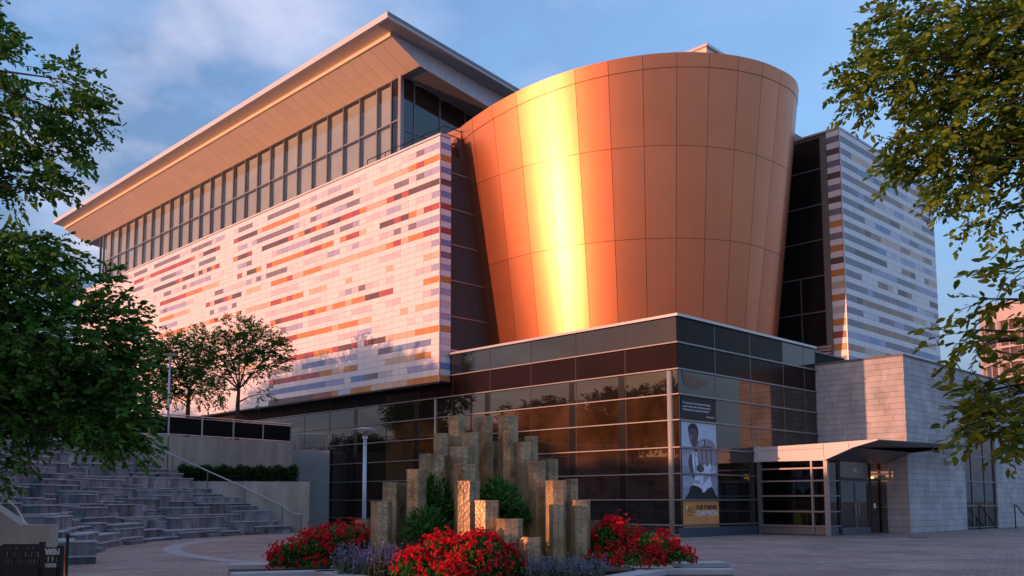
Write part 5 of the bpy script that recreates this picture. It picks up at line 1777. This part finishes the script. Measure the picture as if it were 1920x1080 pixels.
d1 = 53.0
locust(441, d1, 600, [blob(480, 640, d1, 48, 28, 62), blob(425, 655, d1, 50, 26, 58), blob(380, 640, d1, 38, 20, 34), blob(500, 680, d1, 36, 20, 30), blob(400, 700, d1, 42, 22, 40), blob(455, 690, d1, 38, 24, 34), blob(520, 655, d1, 22, 16, 14), blob(412, 735, d1, 22, 14, 12), blob(490, 738, d1, 12, 8, 5), blob(450, 615, d1, 40, 14, 22)], 'slender open tree with forked trunk in front of the striped wall')
d2 = 55.0
locust(347, d2, 620, [blob(330, 670, d2, 50, 34, 80), blob(290, 680, d2, 36, 30, 50), blob(372, 690, d2, 36, 26, 44), blob(340, 720, d2, 44, 24, 54), blob(305, 735, d2, 36, 24, 44), blob(318, 645, d2, 36, 16, 24), blob(375, 735, d2, 26, 16, 16)], 'bushier terrace tree beside the upper lamp post')
d3 = 58.0
locust(180, d3, 600, [blob(180, 700, d3, 60, 40, 90), blob(120, 720, d3, 60, 40, 90), blob(230, 730, d3, 40, 30, 50), blob(60, 730, d3, 60, 40, 80), blob(0, 740, d3, 60, 40, 80), blob(-70, 740, d3, 60, 40, 80)], 'terrace tree mostly hidden behind the large left tree')


def bush(name, label, cat, group, center, rad, m, n, size, wid=0.45, extra=None, up=0.6, stem=True):
    """leaf-covered mound; leaves sit on the shell and inside it"""
    e = empty(name, (center[0], center[1], 0.3)); tag(e, label, cat, group)
    u = unit(rng.normal(size=(n, 3))); u[:, 2] = np.abs(u[:, 2]) * 1.0 - 0.15
    lump = 1 + 0.16 * np.sin(u[:, 0] * 5 + center[0]) * np.sin(u[:, 1] * 6 + center[1]) + 0.07 * np.sin(u[:, 2] * 11)
    rr = (rng.random(n) ** 0.35 * lump)[:, None]
    b = np.array(center) + u * rr * np.array(rad)
    V = leaves(b, unit(u + np.array([0, 0, up]) + rng.normal(0, 0.6, (n, 3))), size, wid, 0.3, 0.3)
    put('foliage', quads_mesh('foliage', V - np.array(e.location), m, 6), e)
    if stem:
        g = MB()
        for k in range(6):
            a = k * 1.05
            g.tube([(0, 0, -0.1), (rad[0] * 0.4 * cos(a), rad[1] * 0.4 * sin(a), (center[2] - 0.3) + rad[2] * 0.5)], [0.02, 0.008], 5)
        put('stem', g.mesh('stem', M_BARK), e)
    return e, b, u


def rose_bush(px, py, d, rpx, rpy, nf, label, lumps):
    s = d / F_PX
    c = at_depth(px, py, d)
    e = empty('rose_bush', (c.x, c.y, 0.3)); tag(e, label, 'rose bush', 'red rose bushes in the planter')
    LV = []; FV = []
    for (lx, ly, lr, lh) in lumps:
        cc = at_depth(px + lx, py + ly, d + random.uniform(-0.2, 0.3)); R = np.array([lr * s, lr * s * 0.9, lh * s])
        share = int(nf * lr / sum(q[2] for q in lumps))
        n = share * 9
        u = unit(rng.normal(size=(n, 3))); u[:, 2] = np.abs(u[:, 2]) - 0.2
        b = np.array(cc) + u * (rng.random(n) ** 0.3)[:, None] * R * (1 + 0.1 * rng.normal(size=(n, 1)))
        LV.append(leaves(b, unit(u + rng.normal(0, 0.7, (n, 3))), 0.055, 0.55, 0.2, 0.2))
        # clusters of blooms on the shell: each bloom a little cup of five petals
        ncl = max(share // 7, 3)
        uc = unit(rng.normal(size=(ncl, 3))); uc[:, 2] = np.abs(uc[:, 2]) * 1.1 - 0.12; uc = unit(uc)
        pc = np.array(cc) + uc * R * rng.uniform(0.93, 1.1, (ncl, 1))
        k = 7
        pb = (pc[:, None, :] + rng.normal(0, 0.045, (ncl, k, 3))).reshape(-1, 3)
        ub = np.repeat(uc, k, 0)
        for a in range(6):
            ang = a * 2 * pi / 6 + rng.random(len(pb)) * 0.6
            t1 = unit(np.cross(ub, np.array([0.3, 0.1, 1.0]))); t2 = np.cross(ub, t1)
            dd = unit(t1 * np.cos(ang)[:, None] + t2 * np.sin(ang)[:, None] + ub * 0.55)
            FV.append(leaves(pb, dd, 0.036, 0.95, 0.0, 0.1))
    put('foliage', quads_mesh('foliage', np.concatenate(LV) - np.array(e.location), LEAF_S, 6), e)
    put('blooms', quads_mesh('blooms', np.concatenate(FV) - np.array(e.location), PETAL, 6), e)


rose_bush(620, 1035, 16.3, 100, 35, 1500, 'rose bush of deep red blooms left of the bronze columns', [(-70, 10, 42, 30), (-20, -8, 48, 38), (30, -14, 52, 42), (70, -2, 36, 34), (-90, 22, 24, 16), (0, 18, 60, 26)])
rose_bush(865, 1050, 14.5, 120, 55, 2500, 'large brightest red rose bush in front of the middle bronze columns', [(-80, 18, 45, 34), (-30, -2, 58, 46), (30, 0, 58, 48), (85, 14, 42, 34), (0, 26, 80, 34), (45, -28, 26, 18)])
rose_bush(1170, 1030, 16.5, 120, 45, 2100, 'wide red rose bush right of the bronze columns', [(-70, 8, 45, 36), (-15, -14, 54, 44), (45, 2, 56, 34), (95, 16, 34, 22), (0, 20, 86, 28), (-20, -34, 28, 16)])


def spikes(px0, px1, py, d, n, h, mflower, label, name, cat):
    c = at_depth((px0 + px1) / 2, py, d)
    e = empty(name, (c.x, c.y, 0.3)); tag(e, label, cat)
    FL = []; ST_ = []
    for i in range(n):
        p = at_depth(random.uniform(px0, px1), 940, d + random.uniform(-0.35, 0.35)); p.z = 0.30
        hh = h * random.uniform(0.6, 1.1)
        lean = np.array([random.gauss(0, 0.28), random.gauss(0, 0.28), 1.0]); lean /= np.linalg.norm(lean)
        b = np.array(p)
        ST_.append(leaves(b[None, :], lean[None, :], hh * 0.8, 0.035, 0.0, 0.1))
        k = 12
        t = np.linspace(0.05, 0.6, k)
        pos = b + lean * (t[:, None] * hh)
        ST_.append(leaves(pos, unit(rng.normal(0, 1, (k, 3)) + np.array([0, 0, 0.8])), 0.07, 0.22, 0, 0.2))
        k = 14
        t = np.linspace(0.62, 1.0, k)
        pos = b + lean * (t[:, None] * hh)
        FL.append(leaves(pos, unit(rng.normal(0, 1, (k, 3)) + np.array([0, 0, 0.5])), 0.026, 0.7, 0, 0.2))
    put('stems', quads_mesh('stems', np.concatenate(ST_) - np.array(e.location), LAVG, 6), e)
    put('flower_spikes', quads_mesh('flower_spikes', np.concatenate(FL) - np.array(e.location), mflower, 6), e)


spikes(638, 752, 1050, 14.9, 230, 0.64, LAV, 'purple lavender clump between the left and middle rose bushes', 'lavender', 'lavender')
spikes(985, 1130, 1060, 14.5, 200, 0.45, BLUEF, 'grey-blue flowering clump between the middle and right rose bushes', 'catmint', 'flowers')

c = at_depth(812, 950, 16.9); bush('laurel_shrub', 'glossy green laurel shrub among the left bronze columns', 'shrub', 'evergreen shrubs in the sculpture', (c.x, c.y, c.z - 0.15), (0.44, 0.42, 0.80), LEAF_S, 3200, 0.105, 0.34)
c = at_depth(800, 1000, 16.2); bush('laurel_shrub', 'low laurel shrub behind the middle rose bush, left of the front columns', 'shrub', 'evergreen shrubs in the sculpture', (c.x, c.y, c.z - 0.05), (0.46, 0.42, 0.50), LEAF_S, 1500, 0.105, 0.34)
c = at_depth(935, 935, 16.4); bush('laurel_shrub', 'green laurel shrub right of the tallest front bronze column', 'shrub', 'evergreen shrubs in the sculpture', (c.x, c.y, c.z - 0.12), (0.34, 0.34, 0.52), LEAF_S, 1500, 0.10, 0.34)
c = at_depth(962, 965, 16.6); bush('laurel_shrub', 'low green laurel shrub tucked in front of the right tall columns', 'shrub', 'evergreen shrubs in the sculpture', (c.x, c.y, c.z - 0.1), (0.32, 0.32, 0.36), LEAF_S, 900, 0.10, 0.34)

# hedge on the planter
hv = []
for i in range(16000):
    pass
n = 15000
s = rng.random(n)
pa = np.array([21.3, 44.85, 2.6]); pb = np.array([24.1, 43.35, 2.6]); pc = np.array([26.3, 41.75, 2.6])
base_ = np.where(s[:, None] < 0.52, pa + (pb - pa) * (s / 0.52)[:, None], pb + (pc - pb) * ((s - 0.52) / 0.48)[:, None])
offn = np.array([0.35, 0.6, 0]) / np.linalg.norm([0.35, 0.6, 0])
b = base_ + offn * (rng.random(n) * 1.1 - 0.2)[:, None]
b[:, 2] += rng.random(n) ** 0.7 * (0.72 + 0.08 * np.sin(s * 40) + 0.05 * np.sin(s * 93))
hd_ = empty('hedge', (23.5, 43.5, 2.6)); tag(hd_, 'long dark green grassy hedge in the raised planter under the terrace fence', 'hedge')
put('foliage', quads_mesh('foliage', leaves(b, unit(rng.normal(0, 0.7, (n, 3)) + np.array([-0.2, -0.5, 0.8])), 0.20, 0.2, 0.6, 0.3) - np.array(hd_.location), LEAF_H, 6), hd_)

# ------------------------------------------------------------------ bench sign and traffic cone at the lower left
bs = empty('metal_bench', (0, 0, 0))
tag(bs, 'black metal bench back with cut-out lettering in the lower left corner', 'bench')
DB = 9.5
A = at_depth(-60, 940, DB); B2 = at_depth(118, 940, DB); A.z = B2.z = 0
tx = (B2 - A).normalized(); ln = (B2 - A).length
zt = EYE - (1017 - 940) * DB / F_PX
zt2 = EYE - (1026 - 940) * DB / F_PX


def bpanel(u0, u1, z0, z1, name, m=M_BLACK, th=0.02, yo=0.0):
    g = MB(); n_ = Vector((-tx.y, tx.x, 0)) * th
    a = A + tx * u0 + n_ * (yo / th); b = A + tx * u1 + n_ * (yo / th)
    g.prism([(a.x, a.y), (b.x, b.y), (b.x + n_.x, b.y + n_.y), (a.x + n_.x, a.y + n_.y)], z0, z1)
    return g.build(name, m, bs)


s_ = DB / F_PX
u_of = lambda px: (px + 60) * s_
z_of = lambda py: EYE - (py - 940) * s_
bpanel(u_of(-60), u_of(8), z_of(1100), z_of(1022), 'back_panel')
bpanel(u_of(76), u_of(84), z_of(1100), z_of(1015), 'post', th=0.06)
bpanel(u_of(110), u_of(119), z_of(1140), z_of(1022), 'post', th=0.06)
bpanel(u_of(8), u_of(76), z_of(1062), z_of(1055), 'rail'); bpanel(u_of(8), u_of(76), z_of(1024), z_of(1019), 'rail')
bpanel(u_of(8), u_of(76), z_of(1033), z_of(1029), 'rail'); bpanel(u_of(8), u_of(76), z_of(1047), z_of(1043), 'rail')
bpanel(u_of(84), u_of(110), z_of(1028), z_of(1025), 'rail'); bpanel(u_of(84), u_of(110), z_of(1042), z_of(1039), 'rail'); bpanel(u_of(84), u_of(110), z_of(1054), z_of(1051), 'rail')
bpanel(u_of(0), u_of(118), z_of(1150), z_of(1062), 'seat_panel')
for (ya, yb) in ((1024, 1029), (1033, 1043), (1047, 1055)):
    px = 10
    while px < 75:
        w = random.uniform(2.0, 4.5)
        bpanel(u_of(px), u_of(px + w), z_of(yb), z_of(ya), 'lettering_bar', th=0.015)
        px += w + random.uniform(1.2, 2.4)
tt = text('lettering', 'WN', 0.085, A + tx * u_of(88) + Vector((0, 0, z_of(1038))) + Vector((-tx.y, tx.x, 0)) * -0.004, (tx.x, tx.y, 0), bs, M_CAP, bold=0.003)
for px in (88, 96, 104):
    bpanel(u_of(px), u_of(px + 4), z_of(1051), z_of(1042), 'lettering_bar', th=0.015)
for px in (2, 60, 112):
    bpanel(u_of(px), u_of(px + 6), 0, z_of(1140), 'leg', th=0.06)

tc_ = empty('traffic_cone', (0, 0, 0))
q = at_depth(121, 940, 10.2); tc_.location = (q.x, q.y, 0)
tag(tc_, 'slim orange traffic cone with a black pole beside the bench', 'traffic cone')
zt = EYE - (1024 - 940) * 10.2 / F_PX
g = MB(); g.tube([(0, 0, 0.04), (0, 0, 0.3), (0, 0, zt)], [0.12, 0.09, 0.022], 20); g.build('cone_body', M_ORANGE, tc_, smooth=True)
g = MB(); g.prism([(-0.2, -0.2), (0.2, -0.2), (0.2, 0.2), (-0.2, 0.2)], 0, 0.04); g.build('base', M_BLACK, tc_)
g = MB(); g.tube([(0.045, -0.02, 0), (0.045, -0.02, EYE - (1000 - 940) * 10.2 / F_PX)], 0.018, 8); g.build('pole', M_BLACK, tc_)

# ------------------------------------------------------------------ across the plaza: what shades it and shows in the glass
opp = empty('shade_building', (0, 0, 0))  # out of view, added to keep low sun off the ground and lower fronts
tag(opp, 'unseen long low brown brick building added opposite the museum to shade the plaza', 'building')
for k_, (ya_, yb_) in enumerate(((-40, 16.3), (20.6, 130))):       # two blocks, gap shaped to let sun through to the bronze columns
    g = MB(); g.box(-34, ya_, 0, -20, yb_, 6.15); g.build('wall', M_BRICK, opp)
    g = MB(); g.box(-34.3, ya_ - 0.2 if k_ == 0 else ya_, 6.15, -19.7, yb_, 6.45); g.build('roof', M_DKROOF, opp)
for i in range(27):
    y = -36 + i * 6
    if 10 < y < 22: continue
    g = MB(); g.box(-20.02, y, 1.0, -19.94, y + 2.6, 4.2); w_ = g.build('window', M_GLASSD, opp)
ptree = None


def far_tree(x, y, h, w, i):
    n = 10
    bl = []
    for k in range(n):
        a = k * 2.4
        rr = w * 0.55 * sqrt(k / n)
        zc = h * (0.55 + 0.33 * (1 - (k / n) ** 1.5) * (0.6 + 0.4 * sin(k * 3.1)))
        bl.append(((x + rr * cos(a), y + rr * sin(a), zc), (w * 0.25, w * 0.25, h * 0.14), 150))
    tree('plaza_tree', 'leafy tree number-like twin in the row across the plaza', 'row of trees across the plaza', (x, y, 0), [(x, y, 0, 0.25), (x, y, h * 0.35, 0.2), (x + 0.2, y, h * 0.6, 0.12)], bl, LEAF_D, 0.34, per=10, slen=1.0, wid=0.55, limb_r=0.09, twig_every=14)


TREES = (
    (-6, 52, 14.6, 8.5, 'leafy tree standing nearest the museum in the row across the plaza'),
    (-9, 61, 15.2, 9.0, 'tallest broad leafy tree opposite the striped tile wall'),
    (-14, 45, 9.0, 6.0, 'small round leafy tree opposite the glass corner'),
    (-13, 70, 12.5, 8.0, 'leafy tree in the middle of the row across the plaza'),
    (-17, 38, 6.6, 5.0, 'lowest leafy tree close to the brown brick building'),
    (-17, 55, 15.0, 9.0, 'dense leafy tree right against the brown brick building'),
    (-1, 64, 13.5, 9.0, 'leafy tree standing forward of the row toward the terrace'),
    (3, 76, 11.0, 8.0, 'rounded leafy tree closest to the terrace end of the plaza'),
    (-17, 82, 13.5, 9.0, 'wide leafy tree in the far half of the row'),
    (-14, 97, 14.0, 9.0, 'tall leafy tree next to last in the row'),
    (-13, 112, 13.0, 9.0, 'last leafy tree at the far end of the row'))
for i, (x, y, h, w, lab) in enumerate(TREES):
    far_tree(x, y, h, w, i)
for o, t_ in zip([o for o in bpy.data.objects if o.name.startswith('plaza_tree')], TREES):
    o['label'] = t_[4]

S.render.engine = 'CYCLES'
print('objects', len(bpy.data.objects), 'tris', sum(len(o.data.loops) for o in bpy.data.objects if o.type == 'MESH'))
